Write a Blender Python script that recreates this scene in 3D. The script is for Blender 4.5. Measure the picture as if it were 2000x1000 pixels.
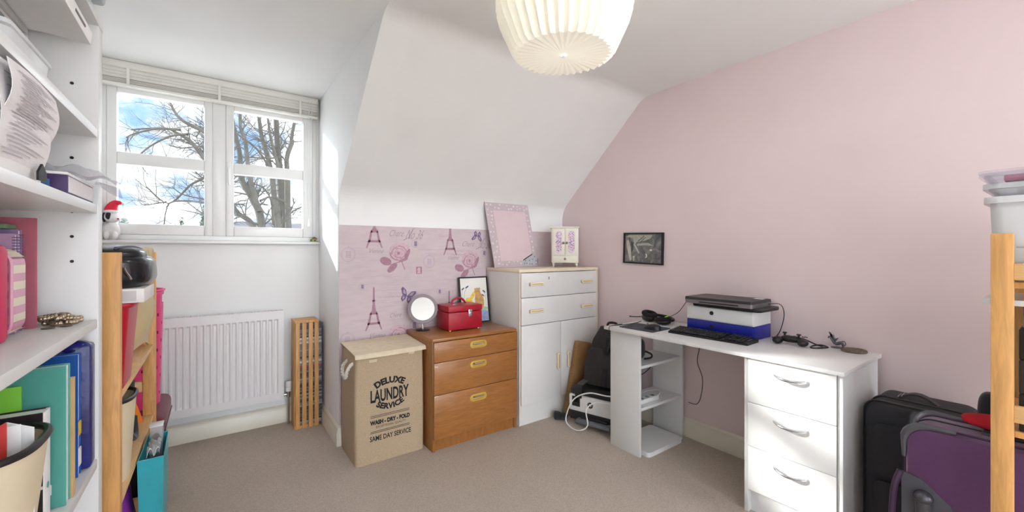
import bpy, bmesh, math, random
from mathutils import Vector, Matrix, noise
R = math.radians
for o in list(bpy.data.objects): bpy.data.objects.remove(o)
C = bpy.context.scene.collection
scene = bpy.context.scene

# ------------------------------------------------------------------ camera
cam_d = bpy.data.cameras.new('camera'); cam = bpy.data.objects.new('camera', cam_d); C.objects.link(cam)
cam_d.sensor_width = 36.0; cam_d.lens = 36.0 * 807.34 / 2000.0
cam_d.shift_y = -9.83 / 2000.0; cam_d.clip_start = 0.02; cam_d.clip_end = 500
cam.location = (0, 0, 1.25); cam.rotation_euler = (R(90), 0, -0.6247)
scene.camera = cam

# ------------------------------------------------------------------ sky, sun, exposure
SKY_STRENGTH = 3.9
SUN_STRENGTH = 2.7
vs = scene.view_settings
vs.view_transform = 'Standard'; vs.look = 'None'; vs.gamma = 1.0; vs.use_curve_mapping = False
vs.exposure = 1.66
w = bpy.data.worlds.new('sky'); scene.world = w; w.use_nodes = True
nt = w.node_tree; nt.nodes.clear()
def N(nt, t, **k):
    n = nt.nodes.new(t)
    for a, b in k.items(): setattr(n, a, b)
    return n
out = N(nt, 'ShaderNodeOutputWorld'); bg = N(nt, 'ShaderNodeBackground'); bg.inputs[1].default_value = SKY_STRENGTH
tc = N(nt, 'ShaderNodeTexCoord'); mp = N(nt, 'ShaderNodeMapping'); mp.inputs['Scale'].default_value = (2.7, 2.7, 4.8)
mp.inputs['Location'].default_value = (0.35, 0.1, 0.2)
nz = N(nt, 'ShaderNodeTexNoise'); nz.inputs['Scale'].default_value = 3.6; nz.inputs['Detail'].default_value = 8; nz.inputs['Roughness'].default_value = .55
cr = N(nt, 'ShaderNodeValToRGB')
for i, (p, c) in enumerate([(.36, (.036, .066, .12, 1)), (.44, (.062, .085, .12, 1)), (.50, (.105, .11, .115, 1)), (.575, (.15, .155, .16, 1)), (.655, (4.0, 4.25, 4.5, 1))]):
    e = cr.color_ramp.elements[i] if i < 2 else cr.color_ramp.elements.new(p)
    e.position = p; e.color = c
sx = N(nt, 'ShaderNodeSeparateXYZ'); mr = N(nt, 'ShaderNodeMapRange')
mr.inputs['From Min'].default_value = -.03; mr.inputs['From Max'].default_value = .01
mx = N(nt, 'ShaderNodeMix', data_type='RGBA'); mx.inputs['A'].default_value = (.24, .24, .24, 1)
L = nt.links.new
L(tc.outputs['Generated'], mp.inputs[0]); L(mp.outputs[0], nz.inputs['Vector']); L(nz.outputs['Fac'], cr.inputs[0])
L(tc.outputs['Generated'], sx.inputs[0]); L(sx.outputs['Z'], mr.inputs['Value']); L(mr.outputs[0], mx.inputs['Factor'])
L(cr.outputs[0], mx.inputs['B']); L(mx.outputs['Result'], bg.inputs[0]); L(bg.outputs[0], out.inputs[0])
sun_d = bpy.data.lights.new('sun', 'SUN'); sun = bpy.data.objects.new('sun', sun_d); C.objects.link(sun)
sun_d.energy = SUN_STRENGTH; sun_d.angle = R(2.2); sun_d.color = (1, .98, .95)
sun.rotation_euler = Vector((.85, -1, -.52)).to_track_quat('-Z', 'Y').to_euler(); sun.location = (-4, 8, 6)

# ------------------------------------------------------------------ helpers
def lin(c):
    if isinstance(c, str):
        c = [int(c[i:i+2], 16) / 255 for i in (0, 2, 4)]
    return tuple(x / 12.92 if x <= .04045 else ((x + .055) / 1.055) ** 2.4 for x in c)
MATS = {}
def mat(name, col, rough=.5, metal=0., var=.06, scale=12, bump=0., bscale=300, spec=.5, coat=0., trans=0., sheen=0., wood=None, alpha=1., translucent=0., stretch=(1, 1, 1)):
    if name in MATS: return MATS[name]
    m = bpy.data.materials.new(name); MATS[name] = m; m.use_nodes = True
    nt = m.node_tree; b = nt.nodes['Principled BSDF']; L = nt.links.new
    c = lin(col); d = [max(0, x * (1 - var)) for x in c]; e = [min(1, x * (1 + var)) for x in c]
    tc = N(nt, 'ShaderNodeTexCoord'); mp = N(nt, 'ShaderNodeMapping'); mp.inputs['Scale'].default_value = stretch
    L(tc.outputs['Object'], mp.inputs[0])
    if wood:
        mp.inputs['Scale'].default_value = wood
        t = N(nt, 'ShaderNodeTexNoise'); t.inputs['Scale'].default_value = scale; t.inputs['Detail'].default_value = 6; t.inputs['Distortion'].default_value = 1.2
    else:
        t = N(nt, 'ShaderNodeTexNoise'); t.inputs['Scale'].default_value = scale; t.inputs['Detail'].default_value = 4
    L(mp.outputs[0], t.inputs['Vector'])
    r = N(nt, 'ShaderNodeValToRGB'); r.color_ramp.elements[0].position = .32; r.color_ramp.elements[1].position = .68
    r.color_ramp.elements[0].color = (*d, 1); r.color_ramp.elements[1].color = (*e, 1)
    L(t.outputs['Fac'], r.inputs[0]); L(r.outputs[0], b.inputs['Base Color'])
    b.inputs['Roughness'].default_value = rough; b.inputs['Metallic'].default_value = metal
    b.inputs['Specular IOR Level'].default_value = spec; b.inputs['Coat Weight'].default_value = coat
    b.inputs['Transmission Weight'].default_value = trans; b.inputs['Sheen Weight'].default_value = sheen
    b.inputs['Alpha'].default_value = alpha
    if bump:
        n2 = N(nt, 'ShaderNodeTexNoise'); n2.inputs['Scale'].default_value = bscale; n2.inputs['Detail'].default_value = 3
        L(tc.outputs['Object'], n2.inputs['Vector'])
        bp = N(nt, 'ShaderNodeBump'); bp.inputs['Strength'].default_value = bump; bp.inputs['Distance'].default_value = .004
        L(n2.outputs['Fac'], bp.inputs['Height']); L(bp.outputs[0], b.inputs['Normal'])
    if translucent:
        tr = N(nt, 'ShaderNodeBsdfTranslucent'); ms = N(nt, 'ShaderNodeMixShader'); ms.inputs[0].default_value = translucent
        L(r.outputs[0], tr.inputs[0]); L(b.outputs[0], ms.inputs[1]); L(tr.outputs[0], ms.inputs[2])
        L(ms.outputs[0], nt.nodes['Material Output'].inputs[0])
    return m
def clear_mat(name, tint, amount, rough=.1, col=(1, 1, 1)):
    "see-through pane or film: transparent with a share of gloss and body colour"
    m = bpy.data.materials.new(name); MATS[name] = m; m.use_nodes = True
    nt = m.node_tree; b = nt.nodes['Principled BSDF']; L = nt.links.new
    b.inputs['Base Color'].default_value = (*lin(col), 1); b.inputs['Roughness'].default_value = rough
    t = N(nt, 'ShaderNodeBsdfTransparent'); t.inputs[0].default_value = (*lin(tint), 1)
    ms = N(nt, 'ShaderNodeMixShader'); ms.inputs[0].default_value = amount
    L(t.outputs[0], ms.inputs[1]); L(b.outputs[0], ms.inputs[2]); L(ms.outputs[0], nt.nodes['Material Output'].inputs[0])
    return m

def wm(o):
    return o.matrix_basis.copy() if o.parent is None else wm(o.parent) @ o.matrix_basis
class MB:
    def __init__(s): s.bm = bmesh.new()
    def box(s, x0, x1, y0, y1, z0, z1, bev=0., seg=2, mtx=None):
        g = bmesh.ops.create_cube(s.bm, size=1)
        vs = g['verts']
        for v in vs: v.co = Vector(((x0+x1)/2 + v.co.x*(x1-x0), (y0+y1)/2 + v.co.y*(y1-y0), (z0+z1)/2 + v.co.z*(z1-z0)))
        if bev:
            es = list({e for v in vs for e in v.link_edges})
            rr = bmesh.ops.bevel(s.bm, geom=es, offset=bev, segments=seg, affect='EDGES', profile=.5)
            vs = list({v for f in rr['faces'] for v in f.verts} | {v for v in vs if v.is_valid})
        if mtx:
            for v in vs: v.co = mtx @ v.co
        return s
    def poly(s, pts, faces):
        vv = [s.bm.verts.new(p) for p in pts]
        for f in faces:
            try: s.bm.faces.new([vv[i] for i in f])
            except ValueError: pass
        return s
    def prism(s, pts2, fn0, fn1):
        "polygon pts2 mapped to 3D by fn0 (one cap) and fn1 (other cap)"
        n = len(pts2); a = [fn0(*p) for p in pts2]; b = [fn1(*p) for p in pts2]
        return s.poly(a + b, [list(range(n-1, -1, -1)), list(range(n, 2*n))] + [[i, (i+1) % n, n+(i+1) % n, n+i] for i in range(n)])
    def tube(s, pts, r, n=8, closed=False, cap=True):
        pts = [Vector(p) for p in pts]; m = len(pts); rings = []
        up = Vector((0, 0, 1))
        prev = None
        for i, p in enumerate(pts):
            a = pts[(i-1) % m] if (i > 0 or closed) else p
            b = pts[(i+1) % m] if (i < m-1 or closed) else p
            t = (b - a).normalized()
            if prev is None:
                x = t.cross(up)
                if x.length < 1e-3: x = t.cross(Vector((1, 0, 0)))
            else:
                x = prev - t * prev.dot(t)
                if x.length < 1e-4: x = t.cross(up)
            x.normalize(); prev = x; y = t.cross(x)
            rr = r[i] if isinstance(r, (list, tuple)) else r
            rings.append([s.bm.verts.new(p + (x*math.cos(2*math.pi*k/n) + y*math.sin(2*math.pi*k/n))*rr) for k in range(n)])
        for i in range(m if closed else m-1):
            A, B = rings[i], rings[(i+1) % m]
            for k in range(n): s.bm.faces.new((A[k], A[(k+1) % n], B[(k+1) % n], B[k]))
        if cap and not closed:
            s.bm.faces.new(rings[0][::-1]); s.bm.faces.new(rings[-1])
        return s
    def cyl(s, p0, p1, r0, r1=None, n=20): return s.tube([p0, p1], [r0, r0 if r1 is None else r1], n)
    def lathe(s, prof, c=(0, 0, 0), n=28, ax='z', sx=1, sy=1, closed_top=True):
        rings = []
        for r, h in prof:
            ring = []
            for k in range(n):
                a = 2*math.pi*k/n; u, v = r*math.cos(a)*sx, r*math.sin(a)*sy
                p = {'z': (u, v, h), 'y': (u, h, v), 'x': (h, u, v)}[ax]
                ring.append(s.bm.verts.new(Vector(c) + Vector(p)))
            rings.append(ring)
        for A, B in zip(rings, rings[1:]):
            for k in range(n): s.bm.faces.new((A[k], A[(k+1) % n], B[(k+1) % n], B[k]))
        if prof[0][0] > 1e-6: s.bm.faces.new(rings[0][::-1])
        if closed_top and prof[-1][0] > 1e-6: s.bm.faces.new(rings[-1])
        return s
    def grid(s, fn, nu, nv, wrap_u=False):
        vv = [[s.bm.verts.new(fn(i/nu, j/nv)) for j in range(nv+1)] for i in range(nu if wrap_u else nu+1)]
        for i in range(nu):
            for j in range(nv):
                a = vv[i][j], vv[(i+1) % len(vv)][j], vv[(i+1) % len(vv)][j+1], vv[i][j+1]
                s.bm.faces.new(a)
        return s
    def slab(s, fn, nu, nv, t):
        "sheet with a thickness: fn(u,v) -> top point, t a vector to the underside"
        t = Vector(t)
        A = [[s.bm.verts.new(Vector(fn(i/nu, j/nv))) for j in range(nv+1)] for i in range(nu+1)]
        B = [[s.bm.verts.new(v.co + t) for v in row] for row in A]
        for i in range(nu):
            for j in range(nv):
                s.bm.faces.new((A[i][j], A[i+1][j], A[i+1][j+1], A[i][j+1])); s.bm.faces.new((B[i][j], B[i][j+1], B[i+1][j+1], B[i+1][j]))
        for i in range(nu):
            s.bm.faces.new((A[i][0], B[i][0], B[i+1][0], A[i+1][0])); s.bm.faces.new((A[i][nv], A[i+1][nv], B[i+1][nv], B[i][nv]))
        for j in range(nv):
            s.bm.faces.new((A[0][j], A[0][j+1], B[0][j+1], B[0][j])); s.bm.faces.new((A[nu][j], B[nu][j], B[nu][j+1], A[nu][j+1]))
        return s
    def blob(s, c, r, e=1., amp=0., freq=6., n=28, m=18, seed=0, flat=None):
        "super-ellipsoid with soft lumps"
        c = Vector(c)
        def pw(x, k): return math.copysign(abs(x)**k, x)
        top = s.bm.verts.new(c + Vector((0, 0, r[2]))); bot = s.bm.verts.new(c - Vector((0, 0, r[2]))); rings = []
        for j in range(1, m):
            ph = -math.pi/2 + math.pi*j/m; ring = []
            for i in range(n):
                th = 2*math.pi*i/n
                d = Vector((pw(math.cos(ph), e)*pw(math.cos(th), e)*r[0], pw(math.cos(ph), e)*pw(math.sin(th), e)*r[1], pw(math.sin(ph), e)*r[2]))
                k = 1 + amp*noise.noise((c + d)*freq + Vector((seed, seed, seed)))
                p = c + d*k
                if flat is not None and p.z < flat: p.z = flat
                ring.append(s.bm.verts.new(p))
            rings.append(ring)
        if flat is not None and bot.co.z < flat: bot.co.z = flat
        for A, B in zip(rings, rings[1:]):
            for i in range(n): s.bm.faces.new((A[i], A[(i+1) % n], B[(i+1) % n], B[i]))
        for i in range(n):
            s.bm.faces.new((bot, rings[0][(i+1) % n], rings[0][i])); s.bm.faces.new((top, rings[-1][i], rings[-1][(i+1) % n]))
        return s
    def xf(s, mtx):
        for v in s.bm.verts: v.co = mtx @ v.co
        return s
    def build(s, name, m, parent=None, smooth=True, local=False, recalc=True, origin=True):
        me = bpy.data.meshes.new(name)
        if recalc: bmesh.ops.recalc_face_normals(s.bm, faces=s.bm.faces[:])
        o = bpy.data.objects.new(name, me)
        if parent is not None:
            o.parent = parent
            if not local:
                inv = wm(parent).inverted()
                for v in s.bm.verts: v.co = inv @ v.co
        elif origin and not local:
            cs = [v.co for v in s.bm.verts]
            b = Vector(((min(c.x for c in cs)+max(c.x for c in cs))/2, (min(c.y for c in cs)+max(c.y for c in cs))/2, min(c.z for c in cs)))
            for v in s.bm.verts: v.co -= b
            o.location = b
        s.bm.to_mesh(me); s.bm.free()
        if smooth:
            me.polygons.foreach_set('use_smooth', [True]*len(me.polygons)); me.set_sharp_from_angle(angle=R(38))
        if m: me.materials.append(m if not isinstance(m, str) else MATS[m])
        C.objects.link(o)
        return o
def rrect(w, h, r, n=5, cx=0, cy=0):
    p = []
    for k, (sx, sy) in enumerate(((1, 1), (-1, 1), (-1, -1), (1, -1))):
        for i in range(n+1):
            a = math.pi/2*(k + i/n)
            p.append((cx + sx*(w/2-r) + r*math.cos(a), cy + sy*(h/2-r) + r*math.sin(a)))
    return p
def thing(name, label, cat, loc=(0, 0, 0), rotz=0., group=None):
    o = bpy.data.objects.new(name, None); C.objects.link(o); o.empty_display_size = .05
    o.location = loc; o.rotation_euler = (0, 0, rotz); o['label'] = label; o['category'] = cat
    if group: o['group'] = group
    o.matrix_basis = Matrix.Translation(loc) @ Matrix.Rotation(rotz, 4, 'Z')
    return o
def tag(o, label, cat, group=None):
    o['label'] = label; o['category'] = cat
    if group: o['group'] = group
    return o
def struct(o): o['kind'] = 'structure'; return o
def share(o, loc, parent=None, rot=None):
    c = o.copy(); C.objects.link(c); c.location = loc
    if parent is not None: c.parent = parent
    if rot: c.rotation_euler = rot
    return c
TXT = {}
def text_geo(s, bold=0.):
    k = (s, bold)
    if k not in TXT:
        cu = bpy.data.curves.new('t', 'FONT'); cu.body = s; cu.size = 1; cu.offset = bold; cu.resolution_u = 3
        ob = bpy.data.objects.new('t', cu); C.objects.link(ob)
        dg = bpy.context.evaluated_depsgraph_get(); dg.update()
        me = bpy.data.meshes.new_from_object(ob.evaluated_get(dg))
        TXT[k] = ([(v.co.x, v.co.y) for v in me.vertices], [list(p.vertices) for p in me.polygons])
        bpy.data.objects.remove(ob); bpy.data.meshes.remove(me); bpy.data.curves.remove(cu)
    return TXT[k]
def text_fit(mb, s, x0, x1, y0, y1, fn, bold=0., shear=0.):
    "letters fitted into a box, mapped to 3D by fn(x,y)"
    vs, fs = text_geo(s, bold)
    if not vs: return mb
    a0 = min(v[0] for v in vs); a1 = max(v[0] for v in vs); b0 = min(v[1] for v in vs); b1 = max(v[1] for v in vs)
    pts = []
    for x, y in vs:
        X = x0 + (x-a0)/(a1-a0)*(x1-x0); Y = y0 + (y-b0)/(b1-b0)*(y1-y0)
        pts.append(fn(X + shear*(Y-y0), Y))
    return mb.poly(pts, fs)
def sheet_faces(mb, shapes, fn):
    "flat printed outlines: list of 2D polygons"
    for p in shapes: mb.poly([fn(x, y) for x, y in p], [list(range(len(p)))])
    return mb
def ellipse(cx, cy, rx, ry, n=20, rot=0, a0=0, a1=2*math.pi):
    c, s = math.cos(rot), math.sin(rot); P = []
    for i in range(n):
        a = a0 + (a1-a0)*i/n; x, y = rx*math.cos(a), ry*math.sin(a); P.append((cx + x*c - y*s, cy + x*s + y*c))
    return P
def stroke(pts, wd):
    "ribbon polygons along a 2D polyline"
    P = []
    for (x0, y0), (x1, y1) in zip(pts, pts[1:]):
        l = math.hypot(x1-x0, y1-y0) or 1; nx, ny = -(y1-y0)/l*wd/2, (x1-x0)/l*wd/2
        P.append([(x0-nx, y0-ny), (x1-nx, y1-ny), (x1+nx, y1+ny), (x0+nx, y0+ny)])
    return P
def bez(p, n=12):
    "smooth curve through points (Catmull-Rom)"
    p = [Vector(q) for q in p]; q = [p[0]] + p + [p[-1]]; o = []
    for i in range(1, len(q)-2):
        for k in range(n):
            t = k/n; a, b, c, d = q[i-1], q[i], q[i+1], q[i+2]
            o.append(.5*((2*b) + (c-a)*t + (2*a-5*b+4*c-d)*t*t + (3*b-a-3*c+d)*t**3))
    o.append(p[-1]); return o
rnd = random.Random(7)

# ------------------------------------------------------------------ materials
WHITE = mat('white_paint', (.945, .945, .94), .6, var=.015, scale=3, bump=.05, bscale=120)
PINK = mat('pink_paint', (.905, .83, .833), .6, var=.02, scale=3, bump=.05, bscale=120)
TRIM = mat('cream_gloss_paint', (.90, .875, .81), .35, var=.02)
UPVC = mat('white_upvc', (.93, .93, .925), .25, var=.01)
CARPET = mat('beige_carpet', (.78, .725, .67), .95, var=.13, scale=170, bump=.9, bscale=420, spec=.1)
PINE = mat('pine_wood', (.83, .62, .37), .45, var=.16, scale=10, wood=(6, 6, .6))
PINE_Y = mat('pine_wood_lengthwise', (.86, .70, .48), .45, var=.12, scale=10, wood=(6, .6, 6))
TEAK = mat('teak_veneer', (.62, .405, .205), .32, var=.16, scale=7, wood=(1.2, 9, 9), coat=.2)
LAM = mat('white_laminate', (.875, .875, .87), .35, var=.01)
CABW = mat('ivory_laminate', (.88, .87, .86), .35, var=.015)
CREAM = mat('cream_edge', (.90, .84, .74), .4, var=.02)
CHROME = mat('chrome', (.80, .81, .83), .18, metal=1, var=.01)
BRASS = mat('brass', (.88, .74, .36), .25, metal=.45, var=.05)
BLACK = mat('black_plastic', (.085, .085, .09), .4, var=.1)
BLACKF = mat('black_fabric', (.115, .11, .125), .85, var=.2, scale=60, bump=.3, bscale=500, sheen=.2)
INK = mat('black_ink', (.10, .095, .095), .8, var=.05)
GREYP = mat('grey_plastic', (.42, .43, .45), .45, var=.05)
PAPER = mat('white_paper', (.93, .925, .92), .7, var=.02)
GLASS = clear_mat('window_glass', (.985, .99, .99), .045, .02, (.9, .93, .95))
CLEARP = clear_mat('clear_plastic', (.97, .97, .98), .16, .2, (.93, .94, .95))
FROST = clear_mat('frosted_plastic', (.95, .955, .96), .42, .3, (.93, .935, .94))
MIRROR = mat('mirror_glass', (.93, .94, .94), .03, metal=1, var=0.)

# ------------------------------------------------------------------ the room
XP, YW, YK, XC, XL, ZC, ZK, YF, YB = 2.593, 3.436, 2.807, .652, -.56, 2.394, 1.617, 1.924, -1.85
def roof_profile():
    "knee wall top, curve, slope, curve, flat ceiling: list of (y, z)"
    a = Vector((YK, ZK)); b = Vector((YF, ZC)); P = [(YK, 1.46)]
    d = (b - a).normalized(); r = .10
    p0, p1, p2 = Vector((YK, ZK - r)), a, a + d*r
    for i in range(9):
        t = i/8; q = p0*(1-t)**2 + p1*2*t*(1-t) + p2*t*t; P.append((q.x, q.y))
    p0, p1, p2 = b - d*.07, b, b + Vector((-.07, 0))
    for i in range(7):
        t = i/6; q = p0*(1-t)**2 + p1*2*t*(1-t) + p2*t*t; P.append((q.x, q.y))
    return P
PR = roof_profile(); YE = PR[-1][0]
struct(MB().box(XL-.15, XP+.15, YB, YW+.15, -.12, 0).build('floor', CARPET, smooth=False))
struct(MB().box(XP, XP+.15, YB, YK+.15, 0, ZC+.15).build('wall_right', PINK, smooth=False))
struct(MB().box(XL-.15, XL, YB, YW+.15, 0, ZC+.15).build('wall_left', WHITE, smooth=False))
struct(MB().box(XC+.15, XP, YK, YK+.15, 0, 1.46).build('wall_far', WHITE, smooth=False))
pts = PR + [(YE, ZC+.15), (YK+.15, ZC+.15), (YK+.15, 1.46)]
struct(MB().prism(pts, lambda y, z: (XC+.15, y, z), lambda y, z: (XP, y, z)).build('ceiling_slope', WHITE))
struct(MB().box(XL, XP, YB, YE, ZC, ZC+.15).box(XL, XC, YE, YW, ZC, ZC+.15).build('ceiling', WHITE, smooth=False))
pts = [(YK, 0)] + PR + [(YE, ZC+.15), (YW+.15, ZC+.15), (YW+.15, 0)]
struct(MB().prism(pts, lambda y, z: (XC, y, z), lambda y, z: (XC+.15, y, z)).build('wall_dormer', WHITE, smooth=False))
WX0, WX1, WZ0, WZ1 = -.545, .634, 1.335, 2.30
struct(MB().box(XL, XC, YW, YW+.15, 0, WZ0).box(XL, WX0, YW, YW+.15, WZ0, WZ1).box(WX1, XC, YW, YW+.15, WZ0, WZ1)
       .box(XL, XC, YW, YW+.15, WZ1, ZC).build('wall_window', WHITE, smooth=False))
# skirting boards with a moulded top
SK = [(0, 0), (.018, 0), (.018, .088), (.0155, .092), (.0155, .098), (.012, .108), (.0125, .114), (.007, .122), (.004, .126), (0, .126)]
struct(MB().prism(SK, lambda d, z: (XP-d, YB, z), lambda d, z: (XP-d, YK, z)).build('baseboard_right', TRIM))
struct(MB().prism(SK, lambda d, z: (XC, YK-d, z), lambda d, z: (XP-.018, YK-d, z)).build('baseboard_far', TRIM))
struct(MB().prism(SK, lambda d, z: (XC-d, YK-.018, z), lambda d, z: (XC-d, YW-.018, z)).build('baseboard_dormer', TRIM))
struct(MB().prism(SK, lambda d, z: (XL, YW-d, z), lambda d, z: (XC, YW-d, z)).build('baseboard_window', TRIM))
struct(MB().box(XL, XC, YW-.05, YW+.03, 1.298, 1.318, .006).build('trim_1', UPVC))['label'] = 'white rounded window sill board'

# window: fixed frame, two casements, four panes
win = bpy.data.objects.new('window_1', None); C.objects.link(win); win.matrix_basis = Matrix.Translation((.04, YW, 1.318)); struct(win)
win['label'] = 'white two-casement window with four panes in the dormer'
Y0, Y1 = YW-.012, YW+.07
m = MB()
YG = Y0+.004
m.box(WX0, WX1, YG, Y1, 1.3185, 1.352, .004).box(WX0, WX1, YG, Y1, 2.262, WZ1, .004)
m.box(WX0, -.522, YG, Y1, 1.352, 2.262, .004).box(.608, WX1, YG, Y1, 1.352, 2.262, .004).box(-.008, .066, YG, Y1, 1.352, 2.262, .004)
m.build('window_frame', UPVC, win)
for k, (x0, x1, g0, g1) in enumerate(((-.522, -.008, -.476, -.052), (.066, .608, .112, .540))):
    m = MB()
    m.box(x0, g0, Y0, Y1-.02, 1.352, 2.262, .005).box(g1, x1, Y0, Y1-.02, 1.352, 2.262, .005)
    m.box(g0, g1, Y0, Y1-.02, 1.352, 1.418, .005).box(g0, g1, Y0, Y1-.02, 2.215, 2.262, .005).box(g0, g1, Y0, Y1-.02, 1.780, 1.854, .005)
    s = m.build('casement', UPVC, win)
    for z0, z1 in ((1.416, 1.782), (1.852, 2.217)):
        MB().box(g0-.002, g1+.002, YW+.016, YW+.022, z0, z1).build('pane', GLASS, s, smooth=False)
    if k:
        MB().box(.072, .092, Y0-.014, Y0, 1.79, 1.86, .004).tube([(.082, Y0-.018, 1.815), (.082, Y0-.03, 1.80), (.083, Y0-.03, 1.70)], [.007, .008, .006], 8).build('window_handle', UPVC, s)

# raised venetian blind under the dormer ceiling
bl = thing('venetian_blind', 'raised cream venetian blind bunched above the dormer window', 'blind', (.05, 3.40, 2.245))
BLC = mat('cream_blind', (.93, .925, .895), .45, var=.02)
MB().box(-.548, .636, 3.375, 3.425, 2.350, 2.392, .003).build('headrail', BLC, bl)
m = MB()
for i in range(16): m.box(-.54, .63, 3.378 + (.004 if i % 5 == 4 else 0), 3.424, 2.289+i*.0038, 2.2922+i*.0038)
o = m.build('slats', BLC, bl, smooth=False); o['kind'] = 'stuff'
m = MB()
for i in range(5): m.box(-.54, .63, 3.382, 3.420, 2.263+i*.0050, 2.2656+i*.0050)
o = m.build('slats', BLC, bl, smooth=False); o['kind'] = 'stuff'
MB().box(-.545, .633, 3.376, 3.424, 2.243, 2.259, .003).build('bottom_rail', BLC, bl)
for x in (-.42, .03, .515):
    MB().box(x-.007, x+.007, 3.3725, 3.3755, 2.243, 2.35).build('ladder_tape', BLC, bl)
MB().tube([(.572, 3.366, 2.36), (.572, 3.366, 1.49)], .0022, 6).tube([(.589, 3.366, 2.36), (.589, 3.366, 1.72)], .0018, 6).build('pull_cord', UPVC, bl)
MB().lathe([(.003, 1.49), (.006, 1.475), (.009, 1.43), (.004, 1.425)], (.572, 3.366, 0), 12).build('cord_tassel', UPVC, bl)

# radiator
rad = thing('radiator', 'white panel radiator with vertical flutes under the dormer window', 'radiator', (.03, 3.38, 0))
RADM = mat('white_radiator_enamel', (.915, .905, .905), .3, var=.01)
x0, x1, z0, z1 = -.42, .40, .197, .82; yf = 3.336
P = []; nfl = 22; pit = (x1-x0-.05)/nfl
for i in range(nfl):
    b = x0 + .025 + i*pit
    P += [(b+pit*.02, 0), (b+pit*.25, .009), (b+pit*.60, .009), (b+pit*.82, 0)]
P = [(x0, .0)] + P + [(x1, 0)]
zz = [z0, z0+.05, z0+.062, z1-.062, z1-.05, z1]; kk = [0, 0, 1, 1, 0, 0]
m = MB()
V = [[m.bm.verts.new((x, yf - .005 + d*k*1.55, z)) for x, d in P] for z, k in zip(zz, kk)]
for A, B in zip(V, V[1:]):
    for i in range(len(P)-1): m.bm.faces.new((A[i], A[i+1], B[i+1], B[i]))
m.box(x0, x1, yf+.010, yf+.022, z0, z1)
m.build('front_panel', RADM, rad)
MB().box(x0, x1, yf+.055, yf+.07, z0, z1, .003).build('back_panel', RADM, rad)
MB().box(x0-.004, x0, yf+.002, yf+.07, z0+.01, z1+.008, .001).build('side_cover', RADM, rad)
MB().box(x1, x1+.004, yf+.002, yf+.07, z0+.01, z1+.008, .001).build('side_cover', RADM, rad)
m = MB()
for i in range(74):
    x = x0 + .012 + i*.011; m.box(x, x+.0035, yf+.008, yf+.066, z1-.003, z1+.006)
m.box(x0, x1, yf+.004, yf+.008, z1-.005, z1+.007).box(x0, x1, yf+.066, yf+.07, z1-.005, z1+.007)
m.build('top_grille', RADM, rad, smooth=False)
for bx_ in (-.3, .25): MB().box(bx_, bx_+.03, yf+.065, YW-.001, .3, .72).build('wall_bracket', RADM, rad)
tv = MB().lathe([(.014, .235), (.02, .24), (.021, .262), (.019, .266), (.021, .27), (.021, .305), (.016, .312)], (.437, 3.372, 0), 20).build('thermostat_head', UPVC, rad)
MB().lathe([(.008, 0), (.008, .19), (.014, .195), (.014, .236)], (.437, 3.372, 0), 14).cyl((.395, 3.372, .215), (.437, 3.372, .215), .009, n=12).build('valve_pipe', CHROME, rad)

# wallpaper on the knee wall with its printed motifs
WPB = mat('pink_script_wallpaper', (.815, .75, .765), .7, var=.05, scale=9, stretch=(1, 1, 4))
wp = struct(MB().box(XC, XP, YK-.0015, YK, .126, 1.419).build('wallpaper', WPB, smooth=False)); wp['label'] = 'pink Paris-themed wallpaper on the low wall'
PR1 = mat('mauve_print', (.68, .52, .58), .75, var=.12, scale=60)
PR2 = mat('violet_print', (.46, .37, .52), .75, var=.15, scale=60)
PR3 = mat('grey_lilac_print', (.70, .63, .68), .75, var=.05)
PR4 = mat('pale_rose_print', (.82, .70, .74), .75, var=.1, scale=50)
def wpf(e): return lambda x, z: (x, YK-.0015-e, min(z, 1.418))
def tower(cx, z0, hgt, zmax=9):
    m = MB(); S = []
    s = hgt
    for sg in (-1, 1):
        S.append([(cx+sg*.195*s, z0), (cx+sg*.165*s, z0), (cx+sg*.10*s, z0+.16*s), (cx+sg*.14*s, z0+.16*s)])
        S.append([(cx+sg*.14*s, z0+.16*s), (cx+sg*.085*s, z0+.16*s), (cx+sg*.045*s, z0+.40*s), (cx+sg*.085*s, z0+.40*s)])
    S.append([(cx-.15*s, z0+.13*s), (cx+.15*s, z0+.13*s), (cx+.14*s, z0+.18*s), (cx-.14*s, z0+.18*s)])
    S.append([(cx-.09*s, z0+.36*s), (cx+.09*s, z0+.36*s), (cx+.07*s, z0+.43*s), (cx-.07*s, z0+.43*s)])
    S.append([(cx-.05*s, z0+.43*s), (cx+.05*s, z0+.43*s), (cx+.022*s, z0+.66*s), (cx+.02*s, z0+.96*s), (cx, z0+s), (cx-.02*s, z0+.96*s), (cx-.022*s, z0+.66*s)])
    S.append([(cx-.035*s, z0+.66*s), (cx+.035*s, z0+.66*s), (cx+.035*s, z0+.69*s), (cx-.035*s, z0+.69*s)])
    S = [[(x, min(z, 1.4185)) for x, z in p] for p in S if min(z for x, z in p) < 1.415]
    sheet_faces(m, S, wpf(.0006)).build('tower_print', PR1, wp, smooth=False)
for a in ((.878, 1.27, .29), (1.447, 1.22, .29), (.874, .715, .295), (1.438, .665, .29), (2.02, 1.17, .29), (2.3, .9, .29)): tower(*a)
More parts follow.
